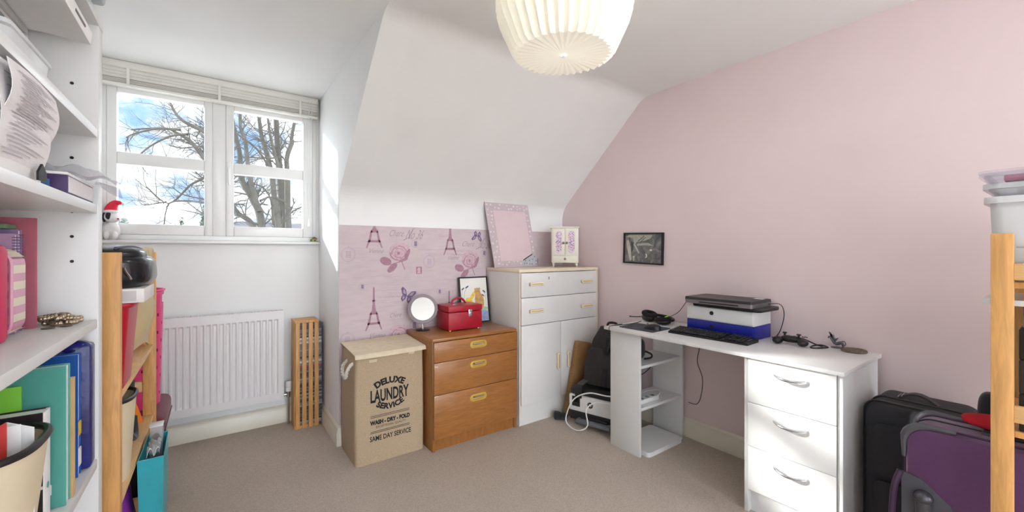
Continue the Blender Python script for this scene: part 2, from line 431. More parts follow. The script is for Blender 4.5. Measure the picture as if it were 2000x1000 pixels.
def rose(cx, cz, s):
    m = MB()
    for q, el in enumerate((ellipse(cx, cz, .62*s, .52*s, 24), ellipse(cx-.1*s, cz+.25*s, .45*s, .35*s, 20), ellipse(cx+.3*s, cz+.1*s, .42*s, .5*s, 20))): sheet_faces(m, [el], wpf(.0003+.00012*q))
    m.build('rose_print', PR4, wp, smooth=False)
    m = MB(); S = []
    for i in range(5):
        rr = s*(.14+.10*i)
        for j in range(2):
            a = 3.1*j + i*1.3 + 1
            A = ellipse(cx, cz, rr, rr*.85, 8, 0, a, a+2.0); B = ellipse(cx+.01*s, cz+.01*s, rr*.90, rr*.75, 8, 0, a+.1, a+1.9)
            lay = (i*2+j)*.00006
            for q in range(7): m.poly([wpf(.0008+lay)(*p) for p in (A[q], A[q+1], B[q+1], B[q])], [[0, 1, 2, 3]])
    S.append(ellipse(cx, cz, .10*s, .09*s, 10))
    S.append(ellipse(cx-.78*s, cz-.48*s, .36*s, .24*s, 16, -.35)); S.append(ellipse(cx-.38*s, cz-.88*s, .38*s, .19*s, 16, .75))
    S += stroke([(cx-.5*s, cz-.7*s), (cx, cz-.55*s), (cx+.2*s, cz-.5*s), (cx+.4*s, cz-1.0*s)], .05*s)
    for p in ((cx+.55*s, cz-.1*s, .12*s, .4*s, -.4), (cx+.3*s, cz-.42*s, .3*s, .09*s, .3)): S.append(ellipse(p[0], p[1], p[2], p[3], 14, p[4]))
    for q, sh_ in enumerate(S): sheet_faces(m, [sh_], wpf(.0015+.00005*q))
    m.build('rose_print', PR1, wp, smooth=False)
for a in ((1.045, 1.235, .115), (1.615, 1.175, .115), (1.045, .665, .115)): rose(*a)
def stamp(cx, cz, r, M=PR2):
    m = MB(); S = []
    for q, t in ((r, .05), (r*.83, .03)):
        c = ellipse(cx, cz, q, q, 28); S += stroke(c + [c[0]], t*r)
    for i, z in enumerate((-.42, -.2, 0, .2, .42)):
        for k in range(4):
            x = cx-.34*r+k*.19*r; S.append([(x, cz+z*r-.06*r), (x+.12*r, cz+z*r-.07*r), (x+.13*r, cz+z*r+.07*r), (x, cz+z*r+.05*r)])
    S += stroke([(cx-.05*r, cz+r), (cx+.05*r, cz+1.2*r), (cx+.15*r, cz+r)], .05*r)
    sheet_faces(m, S, wpf(.0005)).build('postmark_print', M, wp, smooth=False)
PR5 = mat('faded_violet_print', (.70, .62, .70), .75)
for a in ((.709, 1.227, .045), (1.276, 1.172, .045), (.702, .672, .045)): stamp(*a, PR5)
def cancel(cx, cz, r, tilt=-.1):
    m = MB(); S = []
    for i in range(4):
        z = cz + (.5-.33*i)*r
        S.append([(cx-.35*r, z-.1*r), (cx+.45*r, z-.1*r-.05*r), (cx+.5*r, z+.12*r), (cx-.35*r, z+.1*r)])
    c = ellipse(cx-.15*r, cz, r*.95, r, 20); S += stroke(c + [c[0]], .04*r)
    sheet_faces(m, S, wpf(.0007)).build('postmark_print', PR2, wp, smooth=False)
for a in ((1.169, 1.302, .026), (1.747, 1.234, .026), (.797, 1.013, .02), (1.358, .95, .02), (1.16, .72, .03)): cancel(*a)
m = MB(); sheet_faces(m, [[(1.175, 1.085), (1.22, 1.085), (1.22, 1.137), (1.175, 1.137)]], wpf(.0004)).build('stamp_print', PR1, wp, smooth=False)
m = MB(); sheet_faces(m, [ellipse(1.197, 1.117, .013, .014, 12), [(1.182, 1.09), (1.212, 1.09), (1.203, 1.106), (1.19, 1.106)]], wpf(.0008)).build('stamp_print', PR4, wp, smooth=False)
m = MB(); sheet_faces(m, [[(1.79, 1.03), (1.83, 1.03), (1.83, 1.08), (1.79, 1.08)], [(2.20, 1.27), (2.245, 1.27), (2.245, 1.325), (2.20, 1.325)]], wpf(.0004)).build('stamp_print', PR1, wp, smooth=False)
def butterfly(cx, cz, s, rot, zcut=9):
    m = MB(); S = []
    c, q = math.cos(rot), math.sin(rot)
    def T(x, y): return (cx + (x*c - y*q)*s, min(cz + (x*q + y*c)*s, 1.418))
    for sg in (-1, 1):
        S.append([T(0, .1), T(sg*.35, .75), T(sg*.85, .95), T(sg*.95, .7), T(sg*.6, .15), T(sg*.1, -.05)])
        S.append([T(sg*.05, -.05), T(sg*.55, .1), T(sg*.62, -.35), T(sg*.35, -.65), T(sg*.1, -.3)])
    sheet_faces(m, S, wpf(.0006)).build('butterfly_print', PR2, wp, smooth=False)
    m = MB(); S = []
    for sg in (-1, 1):
        S.append([T(sg*.2, .25), T(sg*.42, .65), T(sg*.7, .78), T(sg*.55, .3)]); S.append([T(sg*.2, -.08), T(sg*.45, -.02), T(sg*.45, -.3), T(sg*.3, -.4)])
    sheet_faces(m, S, wpf(.0010)).build('butterfly_print', PR5, wp, smooth=False)
butterfly(1.105, .925, .062, -.35); butterfly(1.685, 1.375, .05, 3.0)
m = MB()
W = wpf(.0007)
for s, x0, x1, z0, z1 in (('Chere', .975, 1.075, 1.352, 1.395), ('No 36', 1.095, 1.215, 1.335, 1.40), ('Chere', 1.545, 1.65, 1.285, 1.325), ('No 36', 1.69, 1.80, 1.27, 1.335),
                          ('Vienne', .835, .935, 1.235, 1.265), ('Vienne', 1.42, 1.515, 1.185, 1.215), ('Vienne', .835, .945, .655, .695), ('Chere', .98, 1.06, .79, .82)):
    text_fit(m, s, x0, x1, z0, z1, W, -.012, .45)
sheet_faces(m, stroke([(1.08, 1.325), (1.12, 1.345), (1.15, 1.405), (1.165, 1.41)], .004) + stroke([(1.67, 1.262), (1.71, 1.28), (1.745, 1.345), (1.765, 1.35)], .004), W)
m.build('script_print', mat('grey_ink_print', (.60, .53, .58), .8), wp, smooth=False)
m = MB(); r2 = random.Random(3)
for i in range(58):
    x = r2.uniform(.68, 1.75); z = r2.uniform(.68, 1.40); ln = r2.uniform(.08, .24); p = []
    for k in range(int(ln/.007)):
        p.append((x + k*.007, z + .005*math.sin(k*1.9 + i)*r2.uniform(.4, 1) + .0015*math.sin(k*.5)))
    sheet_faces(m, stroke(p, .0014), wpf(.0003))
m.build('script_print', PR3, wp, smooth=False)

# ------------------------------------------------------------------ desk
dk = thing('desk', 'white laminate desk with drawer pedestal along the pink wall', 'desk', (2.3, 1.2, 0))
ZT = .762
MB().box(2.05, 2.570, .565, 1.825, ZT-.018, ZT, .0015).build('desktop', LAM, dk)
MB().box(2.085, 2.103, 1.575, 1.80, 0, ZT-.018, .001).build('end_panel', LAM, dk)
MB().box(2.535, 2.553, 1.575, 1.80, 0, ZT-.018, .001).build('end_panel', LAM, dk)
for z in (.547, .289): MB().box(2.103, 2.535, 1.582, 1.798, z-.018, z, .001).build('shelf', LAM, dk)
MB().box(2.078, 2.560, .945, .963, 0, ZT-.018, .001).build('side_panel', LAM, dk)
MB().box(2.078, 2.560, .577, .595, 0, ZT-.018, .001).build('side_panel', LAM, dk)
MB().box(2.545, 2.560, .595, .945, .01, ZT-.018).build('back_panel', LAM, dk)
MB().box(2.105, 2.120, .595, .945, 0, .113).build('plinth', LAM, dk)
for z0, z1 in ((.531, .741), (.3225, .528), (.114, .3195)):
    d = MB().box(2.070, 2.088, .597, .943, z0, z1, .0012).box(2.088, 2.5, .605, .935, z0+.02, z1-.03).build('drawer', LAM, dk)
    zc = z1 - .053; yc = .765; pts = []
    for i in range(17):
        t = i/16*2-1; pts.append((2.067 - .024*(1-t*t)**.8, yc + t*.066, zc - .010*(1-t*t)))
    MB().tube(pts, [.003 + .0035*(1-abs(i/8-1)**2) for i in range(17)], 10).build('drawer_handle', CHROME, d)

# ------------------------------------------------------------------ teak chest of three drawers
ch = thing('chest_of_drawers', 'low brown teak chest of three drawers with brass recessed pulls', 'chest', (1.42, 2.575, 0))
x0, x1, yf, yb = 1.097, 1.741, 2.362, 2.786
MB().box(x0, x1, yf-.002, yb, .682, .70, .001).build('top_board', TEAK, ch)
TEAKV = mat('teak_veneer_upright', (.60, .39, .19), .35, var=.14, scale=7, wood=(9, 9, 1.2), coat=.15)
MB().box(x0, x0+.018, yf, yb, 0, .682, .001).build('side_panel', TEAKV, ch)
MB().box(x1-.018, x1, yf, yb, 0, .682, .001).build('side_panel', TEAKV, ch)
MB().box(x0+.018, x1-.018, yb-.01, yb, .05, .682).build('back_panel', TEAKV, ch)
MB().box(x0+.018, x1-.018, yf+.015, yf+.033, 0, .076).build('plinth', TEAKV, ch)
for z0, z1, hz in ((.557, .680, .636), (.355, .554, .507), (.079, .352, .288)):
    d = MB().box(x0+.004, x1-.004, yf-.016, yf-.002, z0, z1, .0015).box(x0+.03, x1-.03, yf-.002, yb-.03, z0+.01, z1-.03).build('drawer', TEAK, ch)
    xc = 1.418
    oval = rrect(.128, .046, .022, 6, xc, hz); inn = rrect(.092, .024, .0115, 6, xc, hz)
    m = MB(); n = len(oval)
    P = [(x, yf-.0195, z) for x, z in oval] + [(x, yf-.0205, z) for x, z in inn] + [(x, yf-.0165, z) for x, z in inn] + [(x, yf-.016, z) for x, z in oval]
    F = []
    for r0, r1 in ((0, n), (n, 2*n), (3*n, 0)):
        F += [[r0+i, r0+(i+1) % n, r1+(i+1) % n, r1+i] for i in range(n)]
    F.append(list(range(2*n, 3*n)))
    m.poly(P, F)
    hp = m.build('pull_plate', BRASS, d)
    MB().tube([(xc-.038, yf-.017, hz+.004), (xc-.033, yf-.025, hz+.004), (xc+.033, yf-.025, hz+.004), (xc+.038, yf-.017, hz+.004)], .0055, 8).build('pull_bar', CHROME, hp)

# ------------------------------------------------------------------ ivory cabinet in the corner
cb = thing('cabinet', 'tall ivory cabinet with two drawers above two doors in the corner', 'cabinet', (2.17, 2.57, 0))
x0, x1, yf, yb = 1.763, 2.570, 2.358, 2.786
MB().box(x0-.004, x1+.004, yf-.006, yb, 1.094, 1.118, .003).build('top_board', CREAM, cb)
MB().box(x0, x0+.016, yf, yb, 0, 1.094, .001).build('side_panel', CABW, cb)
MB().box(x1-.028, x1, yf-.004, yb, 0, 1.094, .001).build('side_panel', CREAM, cb)
MB().box(x0+.016, x1-.028, yb-.01, yb, .05, 1.094).build('back_panel', CABW, cb)
MB().box(x0-.001, x0+.008, yf-.003, yf+.001, 0, 1.094).build('edge_strip', CREAM, cb)
MB().box(x0+.016, x1-.028, yf-.001, yf+.016, 0, .142).build('plinth', CABW, cb)
def bar_handle(cx, cz, vertical, par, L=.128):
    m = MB()
    if vertical: m.box(cx-.012, cx+.012, yf-.040, yf-.026, cz-L/2, cz+L/2, .004).box(cx-.009, cx+.009, yf-.028, yf-.015, cz-L/2+.008, cz-L/2+.03).box(cx-.009, cx+.009, yf-.028, yf-.015, cz+L/2-.03, cz+L/2-.008)
    else: m.box(cx-L/2, cx+L/2, yf-.040, yf-.026, cz-.013, cz+.013, .004).box(cx-L/2+.008, cx-L/2+.03, yf-.028, yf-.015, cz-.01, cz+.01).box(cx+L/2-.03, cx+L/2-.008, yf-.028, yf-.015, cz-.01, cz+.01)
    h = m.build('handle', CREAM, par)
    m = MB()
    if vertical: m.box(cx-.0022, cx+.0022, yf-.0412, yf-.0395, cz-L/2+.012, cz+L/2-.012)
    else: m.box(cx-L/2+.012, cx+L/2-.012, yf-.0412, yf-.0395, cz-.0022, cz+.0022)
    m.build('brass_inlay', BRASS, h)
for z0, z1 in ((.915, 1.090), (.718, .911)):
    d = MB().box(x0+.010, x1-.030, yf-.016, yf-.001, z0, z1, .001).box(x0+.03, x1-.05, yf-.001, yb-.03, z0+.01, z1-.04).build('drawer', CABW, cb)
    for cx in (1.898, 2.42): bar_handle(cx, (z0+z1)/2+(.008 if z0 > .9 else .0), False, d)
    if z0 > .9: MB().box(2.025, 2.033, yf-.0175, yf-.0155, 1.038, 1.058).build('chip', GREYP, d)
for a, b, hx in ((x0+.010, 2.148, 2.112), (2.152, x1-.030, 2.218)):
    d = MB().box(a, b, yf-.016, yf-.001, .146, .714, .001).build('door', CABW, cb)
    bar_handle(hx, .42, True, d)

# ------------------------------------------------------------------ laundry hamper
HESS = mat('hessian_cloth', (.755, .67, .56), .9, var=.13, scale=240, bump=.6, bscale=700, spec=.1)
LIDC = mat('cream_lid_cloth', (.86, .80, .69), .8, var=.06, scale=30, bump=.2)
hm = thing('laundry_hamper', 'beige hessian laundry hamper with cream lid and black lettering', 'laundry basket', (.865, 2.63, 0))
bx0, bx1, by0, by1 = .660, 1.080, 2.452, 2.780
def ham(z):
    t = z/.64; k = .012*math.sin(math.pi*t)
    return (bx0 + .006*t - k*.5, bx1 + .004*t + k*.2, by0 + .02*t, by1 - .0*t)
m = MB(); rings = []
for i in range(13):
    z = .64*i/12; a, b, c, d = ham(z)
    P = rrect(b-a, d-c, .018, 3, (a+b)/2, (c+d)/2)
    rings.append([m.bm.verts.new((x, y, z)) for x, y in P])
for A, B in zip(rings, rings[1:]):
    for i in range(len(A)): m.bm.faces.new((A[i], A[(i+1) % len(A)], B[(i+1) % len(A)], B[i]))
m.bm.faces.new(rings[0][::-1])
# inner skin
inn = []
for z in (.64, .60, .02):
    a, b, c, d = ham(z); P = rrect(b-a-.008, d-c-.008, .016, 3, (a+b)/2, (c+d)/2); inn.append([m.bm.verts.new((x, y, z)) for x, y in P])
for A, B in zip([rings[-1]] + inn, inn):
    for i in range(len(A)): m.bm.faces.new((A[i], A[(i+1) % len(A)], B[(i+1) % len(A)], B[i]))
m.bm.faces.new(inn[-1])
m.build('body', HESS, hm, recalc=False)
DKSHEET = mat('dark_fill', (.16, .16, .18), .8)
a, b, c, d = ham(.60)
MB().box(a+.006, b-.006, c+.006, d-.006, .585, .590).build('dark_sheet', DKSHEET, hm)  # flat dark sheet across the hamper just below its rim
# lid: sheet sagging a little, front lip folded down
def lidf(u, v):
    x = bx0-.004 + u*(bx1-bx0+.016); y = by1 - v*(by1-by0-.004); z = .667 + .006*math.sin(u*3.1)*math.sin(v*3.1) - .020*v + .004*u
    return (x, y, z)
m = MB(); m.slab(lidf, 12, 8, (0, 0, -.006))
def lipf(u, v):
    p = Vector(lidf(u, 1)); return (p.x, p.y - .004 - .008*v, p.z - .002 - .028*v*(.75+.5*u*(1-u)))
m.slab(lipf, 12, 3, (0, .005, 0))
m.build('lid', LIDC, hm)
def front(x, z):
    t = z/.64; return (x, by0 + .02*t - .0018, z)
for x0_, x1_, z0_, z1_ in ((.742, .788, .590, .607), (.985, 1.022, .607, .624)):
    MB().prism([(x0_, z0_), (x1_, z0_), (x1_, z1_), (x0_, z1_)], lambda x, z: front(x, z), lambda x, z: (x, front(x, z)[1]-.0015, z)).build('velcro_tab', LIDC, hm, smooth=False)
m = MB(); X0 = .866
def arc(s, xc, zc, rad, half, h, up, bold):
    vs, fs = text_geo(s, bold); a0 = min(v[0] for v in vs); a1 = max(v[0] for v in vs); b0 = min(v[1] for v in vs); b1 = max(v[1] for v in vs); P = []
    for x, y in vs:
        t = ((x-a0)/(a1-a0)*2-1)*half; q = (y-b0)/(b1-b0)*h
        if up: P.append(front(xc + (rad+q)*math.sin(t), zc + (rad+q)*math.cos(t)))
        else: P.append(front(xc + (rad+h-q)*math.sin(t), zc - (rad+h-q)*math.cos(t)))
    m.poly(P, fs)
arc('DELUXE', X0, .290, .160, .53, .040, True, .05)
text_fit(m, 'LAUNDRY', X0-.118, X0+.118, .350, .424, front, .03)
arc('SERVICE', X0, .452, .118, .62, .036, False, .05)
for z in (.271, .262): m.poly([front(X0-.120, z), front(X0+.120, z+.002), front(X0+.120, z+.005), front(X0-.120, z+.003)], [[0, 1, 2, 3]])
text_fit(m, 'WASH - DRY - FOLD', X0-.122, X0+.122, .220, .247, front, .06)
text_fit(m, 'EXCEPTIONAL QUALITY', X0-.086, X0+.096, .197, .212, front, 0)
for z in (.180, .172): m.poly([front(X0-.120, z), front(X0+.120, z+.002), front(X0+.120, z+.005), front(X0-.120, z+.003)], [[0, 1, 2, 3]])
text_fit(m, 'SAME DAY SERVICE', X0-.124, X0+.128, .126, .156, front, .02)
m.build('printed_lettering', INK, hm, smooth=False)
ROPE = mat('cotton_rope', (.90, .88, .84), .85, var=.08, scale=150, bump=.5)
pts = bez([(.664, 2.52, .585), (.648, 2.515, .578), (.632, 2.525, .545), (.632, 2.55, .505), (.632, 2.60, .495), (.632, 2.635, .515), (.640, 2.65, .555), (.664, 2.65, .580)], 8)
m = MB()
for ph in (0, 2.09, 4.19):
    q = []
    for i, p in enumerate(pts):
        a = i*.55 + ph; q.append(p + Vector((math.cos(a)*.0055, math.cos(a)*.003, math.sin(a)*.0055)))
    m.tube(q, .0058, 6)
m.build('rope_handle', ROPE, hm)

# ------------------------------------------------------------------ pine rack full of disc cases
rk = thing('disc_rack', 'narrow upright pine slat rack beside the radiator', 'rack', (.545, 3.29, 0))
rx0, rx1, ry0, ry1, rh = .462, .612, 3.222, 3.380, .742
for x in (rx0, rx0+.042, rx0+.084, rx0+.122):
    MB().box(x, x+.027, ry0, ry0+.010, 0, rh, .001).build('slat', PINE, rk)
for y in (ry0+.026, ry0+.07, ry0+.118):
    MB().box(rx0-.006, rx0+.002, y, y+.026, 0.012, rh, .001).build('slat', PINE, rk)
MB().box(rx0-.006, rx1, ry0+.010, ry1, .0, .018, .001).build('base_board', PINE, rk)
MB().box(rx0-.006, rx1, ry0, ry1, rh, rh+.016, .001).build('top_board', PINE, rk)
MB().box(rx0, rx1+.01, ry1-.008, ry1, .018, rh).build('back_board', PINE, rk)
CASES = [mat('disc_case_%d' % i, c, .35, var=.08, scale=40) for i, c in enumerate(((.36, .36, .38), (.50, .50, .52), (.28, .28, .30), (.85, .85, .85), (.62, .62, .64), (.72, .25, .40), (.22, .22, .25)))]
z = .019; i = 0
rr = random.Random(5)
while z < .725:
    h = rr.choice((.0105, .0105, .014)); k = rr.choice((0, 0, 1, 1, 2, 4, 6)); k = 3 if i in (38, 50, 52) else 5 if i == 35 else k
    o = MB().box(rx0+.006, rx1+.024-rr.uniform(0, .006), ry0+.0115+rr.uniform(0, .003), ry1-.012, z, z+h-.0006, .0012, 1).build('disc_case', CASES[k])
    tag(o, 'slim disc case lying in the stack inside the pine rack', 'disc case', 'disc cases stacked in the pine rack')
    z += h; i += 1

# ------------------------------------------------------------------ things on the teak chest
Zc = .70
rb = thing('vanity_case', 'dark red vanity case with top handle on the teak chest', 'case', (1.44, 2.66, Zc))
RED = mat('red_leatherette', (.66, .07, .16), .38, var=.08, scale=30, bump=.12, bscale=500)
bx0, bx1, by0, by1 = 1.288, 1.553, 2.518, 2.700
def redshell(z0, z1, t):
    return MB().box(bx0-t, bx1+t, by0-t, by1+t, z0, z1, .005)
for fx in (bx0+.02, bx1-.02):
    for fy in (by0+.02, by1-.02): MB().lathe([(.008, Zc), (.006, Zc+.008)], (fx, fy, 0), 10).build('foot', BRASS, rb)
redshell(Zc+.008, Zc+.128, 0).build('body', RED, rb)
redshell(Zc+.131, Zc+.172, .0012).build('lid', RED, rb)
MB().tube(bez([(bx0+.085, 2.635, Zc+.172), (bx0+.09, 2.635, Zc+.196), (bx0+.125, 2.635, Zc+.212), (bx0+.165, 2.635, Zc+.206), (bx0+.196, 2.635, Zc+.172)], 6), .0075, 10).build('handle', RED, rb)
lk = MB().box(1.441, 1.469, by0-.005, by0+.001, Zc+.092, Zc+.142, .002).build('clasp', CHROME, rb)
MB().box(1.447, 1.463, by0-.009, by0-.004, Zc+.098, Zc+.125, .002).build('clasp_lever', CHROME, lk)
MB().box(bx0+.055, bx0+.085, 2.56, 2.572, Zc+.172, Zc+.178, .002).build('handle_mount', CHROME, rb)

mr_ = thing('vanity_mirror', 'round tabletop mirror with clear rim on the teak chest', 'mirror', (1.176, 2.69, Zc))
MB().lathe([(.0, Zc), (.047, Zc), (.048, Zc+.004), (.02, Zc+.009), (.0, Zc+.010)], (1.176, 2.69, 0), 30).build('base', BLACK, mr_)
MB().cyl((1.176, 2.69, Zc+.008), (1.176, 2.69, Zc+.052), .0085, n=16).build('stem', CHROME, mr_)
T = Matrix.Translation((1.176, 2.69, Zc+.148)) @ Matrix.Rotation(R(-20), 4, 'Z') @ Matrix.Rotation(R(-17), 4, 'X')
MB().lathe([(.079, -.006), (.102, -.006), (.104, 0), (.102, .006), (.079, .006), (.079, -.006)], (0, 0, 0), 44, 'y', closed_top=False).xf(T).build('rim', clear_mat('clear_rim', (.86, .84, .86), .45, .12, (.72, .69, .71)), mr_)
MB().lathe([(0, -.008), (.080, -.008), (.081, .0), (.080, .009), (0, .009)], (0, 0, 0), 44, 'y').xf(T).build('mirror_glass', MIRROR, mr_)

def framed(name, label, corner, ux, up, w, h, t, fw, art, n, side=(.1, .09, .1)):
    "flat framed picture: corner = lower left, ux along, up up, n outward normal"
    c, ux, up, n = Vector(corner), Vector(ux).normalized(), Vector(up).normalized(), Vector(n).normalized()
    th = thing(name, label, 'picture', tuple(c + ux*w/2))
    F = lambda x, y, d=0: c + ux*x + up*y + n*d
    m = MB()
    for a0, a1, b0, b1 in ((0, w, 0, fw), (0, w, h-fw, h), (0, fw, fw, h-fw), (w-fw, w, fw, h-fw)):
        m.prism([(a0, b0), (a1, b0), (a1, b1), (a0, b1)], lambda x, y: F(x, y, 0), lambda x, y: F(x, y, t))
    m.build('frame', mat(name+'_frame', side, .35), th, smooth=False)
    MB().prism([(fw, fw), (w-fw, fw), (w-fw, h-fw), (fw, h-fw)], lambda x, y: F(x, y, .001), lambda x, y: F(x, y, t*.5)).build('print', art, th, smooth=False)
    return th, F
# animal watercolour leaning against the wall behind the vanity case
art = mat('watercolour_paper', (.93, .92, .89), .6, var=.02)
lean = .045
th, F = framed('framed_watercolour', 'black-framed watercolour of two animals leaning behind the red case', (1.500, 2.735, Zc+.0005), (1, -.02, 0), (0, .05, .352), .252, .352, .014, .0095, art, (0, -1, .15))
e = .0078
def pic(name, col, shapes, dz=0):
    m = MB()
    for q, sh_ in enumerate(shapes): sheet_faces(m, [sh_], lambda x, y: F(x, y, e+dz+.00004*q))
    m.build(name, mat('paint_%s' % name, col, .7, var=.18, scale=35), th, smooth=False)
pic('painted_water', (.58, .64, .78), [[(.012, .012), (.24, .012), (.24, .085), (.15, .095), (.08, .08), (.012, .09)]])
pic('painted_grass', (.66, .78, .64), [[(.06, .088), (.24, .090), (.24, .112), (.16, .128), (.05, .118)]], .0003)
pic('painted_animal', (.80, .62, .40), [ellipse(.170, .165, .040, .068, 20, .12), ellipse(.157, .235, .026, .030, 18), ellipse(.137, .255, .007, .008, 8), ellipse(.176, .258, .007, .008, 8)], .0006)
pic('painted_duck', (.93, .78, .30), [ellipse(.078, .150, .034, .046, 18, .2), ellipse(.112, .205, .014, .048, 14, -.7)], .0005)
pic('painted_flowers', (.33, .36, .52), [ellipse(.032, .262, .016, .006, 8, .6), ellipse(.068, .275, .018, .006, 8, .5), ellipse(.215, .235, .016, .006, 8, -.7), ellipse(.205, .205, .014, .005, 8, -.7), ellipse(.15, .24, .003, .003, 6), ellipse(.166, .24, .003, .003, 6)], .0009)
pic('painted_stems', (.45, .50, .42), stroke([(.03, .26), (.02, .22), (.018, .17)], .002) + stroke([(.066, .272), (.045, .235), (.036, .18)], .002) + stroke([(.218, .23), (.228, .18), (.225, .12)], .002), .0004)

# ------------------------------------------------------------------ things on the ivory cabinet
Zb = 1.118
hb = thing('heart_mirror', 'tall frameless mirror with pale heart border leaning on the cabinet top', 'mirror', (1.98, 2.70, Zb))
c0 = Vector((1.772, 2.690, Zb+.0005)); ux = Vector((.432, 0, 0)); up = Vector((-.045, .085, .518)); nn = Vector((0, -1, .16)).normalized()
H = lambda x, y, d=0: c0 + ux*x + up*y + nn*d
HB = mat('mauve_border_glass', (.78, .72, .735), .3, var=.04, scale=10)
MB().prism([(0, 0), (1, 0), (1, 1), (0, 1)], lambda x, y: H(x, y, 0), lambda x, y: H(x, y, .006)).build('border', HB, hb, smooth=False)
MB().prism([(.16, .10), (.90, .10), (.90, .88), (.16, .88)], lambda x, y: H(x, y, .006), lambda x, y: H(x, y, .0075)).build('centre_panel', mat('painted_pink_reflection', (.86, .775, .79), .3, var=.02), hb, smooth=False)  # pink colour stands in for the pink wall reflected in the mirror
def heart(cx, cy, s, rot):
    P = []
    for i in range(14):
        t = 2*math.pi*i/14; x = .062*16*math.sin(t)**3; y = .062*(13*math.cos(t)-5*math.cos(2*t)-2*math.cos(3*t)-math.cos(4*t))
        P.append((cx + (x*math.cos(rot)-y*math.sin(rot))*s, cy + (x*math.sin(rot)+y*math.cos(rot))*s*.83))
    return P
r3 = random.Random(11); S = []
for i in range(900):
    x, y = r3.uniform(.03, .97), r3.uniform(.03, .97)
    if .13 < x < .93 and .09 < y < .91: continue
    if x > .62 and y < .16: continue
    if any((abs(x-p[0]) < .058 and abs(y-p[1]) < .046) for p in S): continue
    S.append((x, y))
m = MB(); sheet_faces(m, [heart(x, y, r3.uniform(.018, .028), r3.uniform(-.6, .6)) for x, y in S], lambda x, y: H(x, y, .0083)).build('heart_prints', mat('pale_heart_print', (.88, .83, .84), .35), hb, smooth=False)['kind'] = 'stuff'
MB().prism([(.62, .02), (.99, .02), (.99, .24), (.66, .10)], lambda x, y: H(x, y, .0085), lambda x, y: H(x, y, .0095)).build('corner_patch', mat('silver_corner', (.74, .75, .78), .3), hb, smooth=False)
S = []
for i in range(120):
    x, y = r3.uniform(.66, .97), r3.uniform(.04, .2)
    if y > .06+(x-.62)*.4 or any(abs(x-p[0]) < .05 and abs(y-p[1]) < .04 for p in S): continue
    S.append((x, y))
m = MB(); sheet_faces(m, [heart(x, y, .017, r3.uniform(-.6, .6)) for x, y in S], lambda x, y: H(x, y, .0103)).build('corner_hearts', mat('slate_heart_print', (.50, .51, .55), .35), hb, smooth=False)['kind'] = 'stuff'
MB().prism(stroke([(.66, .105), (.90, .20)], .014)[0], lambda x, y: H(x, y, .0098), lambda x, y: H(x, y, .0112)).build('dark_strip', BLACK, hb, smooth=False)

jw = thing('jewellery_cabinet', 'miniature cream wardrobe jewellery box with floral doors on the cabinet', 'jewellery box', (2.405, 2.575, Zb))
CRM = mat('cream_lacquer', (.905, .885, .83), .4, var=.015)
jx0, jx1, jy0, jy1 = 2.294, 2.516, 2.510, 2.640
for x in (jx0+.016, jx1-.016):
    for y in (jy0+.016, jy1-.016):
        MB().lathe([(.008, Zb), (.006, Zb+.006), (.011, Zb+.014), (.007, Zb+.022), (.012, Zb+.030), (.012, Zb+.036)], (x, y, 0), 14).build('foot', CRM, jw)
MB().box(jx0, jx1, jy0, jy1, Zb+.034, Zb+.322, .002).build('body', CRM, jw)
MB().box(jx0-.008, jx1+.008, jy0-.010, jy1+.002, Zb+.322, Zb+.335, .004).build('cornice', CRM, jw)
d = MB().box(jx0+.010, jx1-.010, jy0-.006, jy0, Zb+.042, Zb+.090, .0015).build('drawer', CRM, jw)
KNB = mat('pewter_knob', (.55, .52, .48), .3, metal=.9)
MB().lathe([(.004, 0), (.004, -.006), (.010, -.010), (.010, -.014), (0, -.017)], ((jx0+jx1)/2, jy0-.006, Zb+.066), 14, 'y').build('knob', KNB, d)
FLO = mat('floral_base', (.88, .80, .86), .3, var=.06, scale=60)
for sg in (-1, 1):
    xc = (jx0+jx1)/2 + sg*.0520
    d = MB().box(xc-.0508, xc+.0508, jy0-.007, jy0, Zb+.096, Zb+.314, .0015).build('door', CRM, jw)
    MB().lathe([(.004, 0), (.004, -.006), (.0105, -.010), (.0105, -.014), (0, -.018)], ((jx0+jx1)/2+sg*.014, jy0-.007, Zb+.198), 14, 'y').build('knob', KNB, d)
    P = rrect(.054, .190, .0265, 7, xc, Zb+.205)
    pn = MB().prism(P, lambda x, z: (x, jy0-.0085, z), lambda x, z: (x, jy0-.0065, z)).build('floral_panel', FLO, d, smooth=False)
    ro = MB(); Q = rrect(.061, .197, .0300, 7, xc, Zb+.205); n = len(P)
    ro.poly([(x, jy0-.0095, z) for x, z in P] + [(x, jy0-.0095, z) for x, z in Q] + [(x, jy0-.0068, z) for x, z in Q] + [(x, jy0-.0068, z) for x, z in P],
            [[r0*n+i, r0*n+(i+1) % n, ((r0+1) % 4)*n+(i+1) % n, ((r0+1) % 4)*n+i] for r0 in range(4) for i in range(n)]).build('panel_rim', CRM, d)
    for col, nm, cnt in (((.66, .12, .25), 'red', 22), ((.40, .32, .58), 'violet', 26), ((.50, .60, .68), 'blue', 26), ((.80, .45, .60), 'rose', 26)):
        S = []
        for i in range(cnt):
            x, z = xc + r3.uniform(-.022, .022), Zb+.205 + r3.uniform(-.092, .092)
            if math.hypot(x-xc, max(0, abs(z-Zb-.205)-.066)) > .022: continue
            S.append(ellipse(x, z, r3.uniform(.0025, .005), r3.uniform(.002, .004), 7, r3.uniform(0, 3)))
        if S: sheet_faces(MB(), S, lambda x, z: (x, jy0-.0087-.0001*cnt/10, z)).build('flower_print', mat('flower_'+nm, col, .4), pn, smooth=False)

jw.rotation_euler = (0, 0, R(-40))
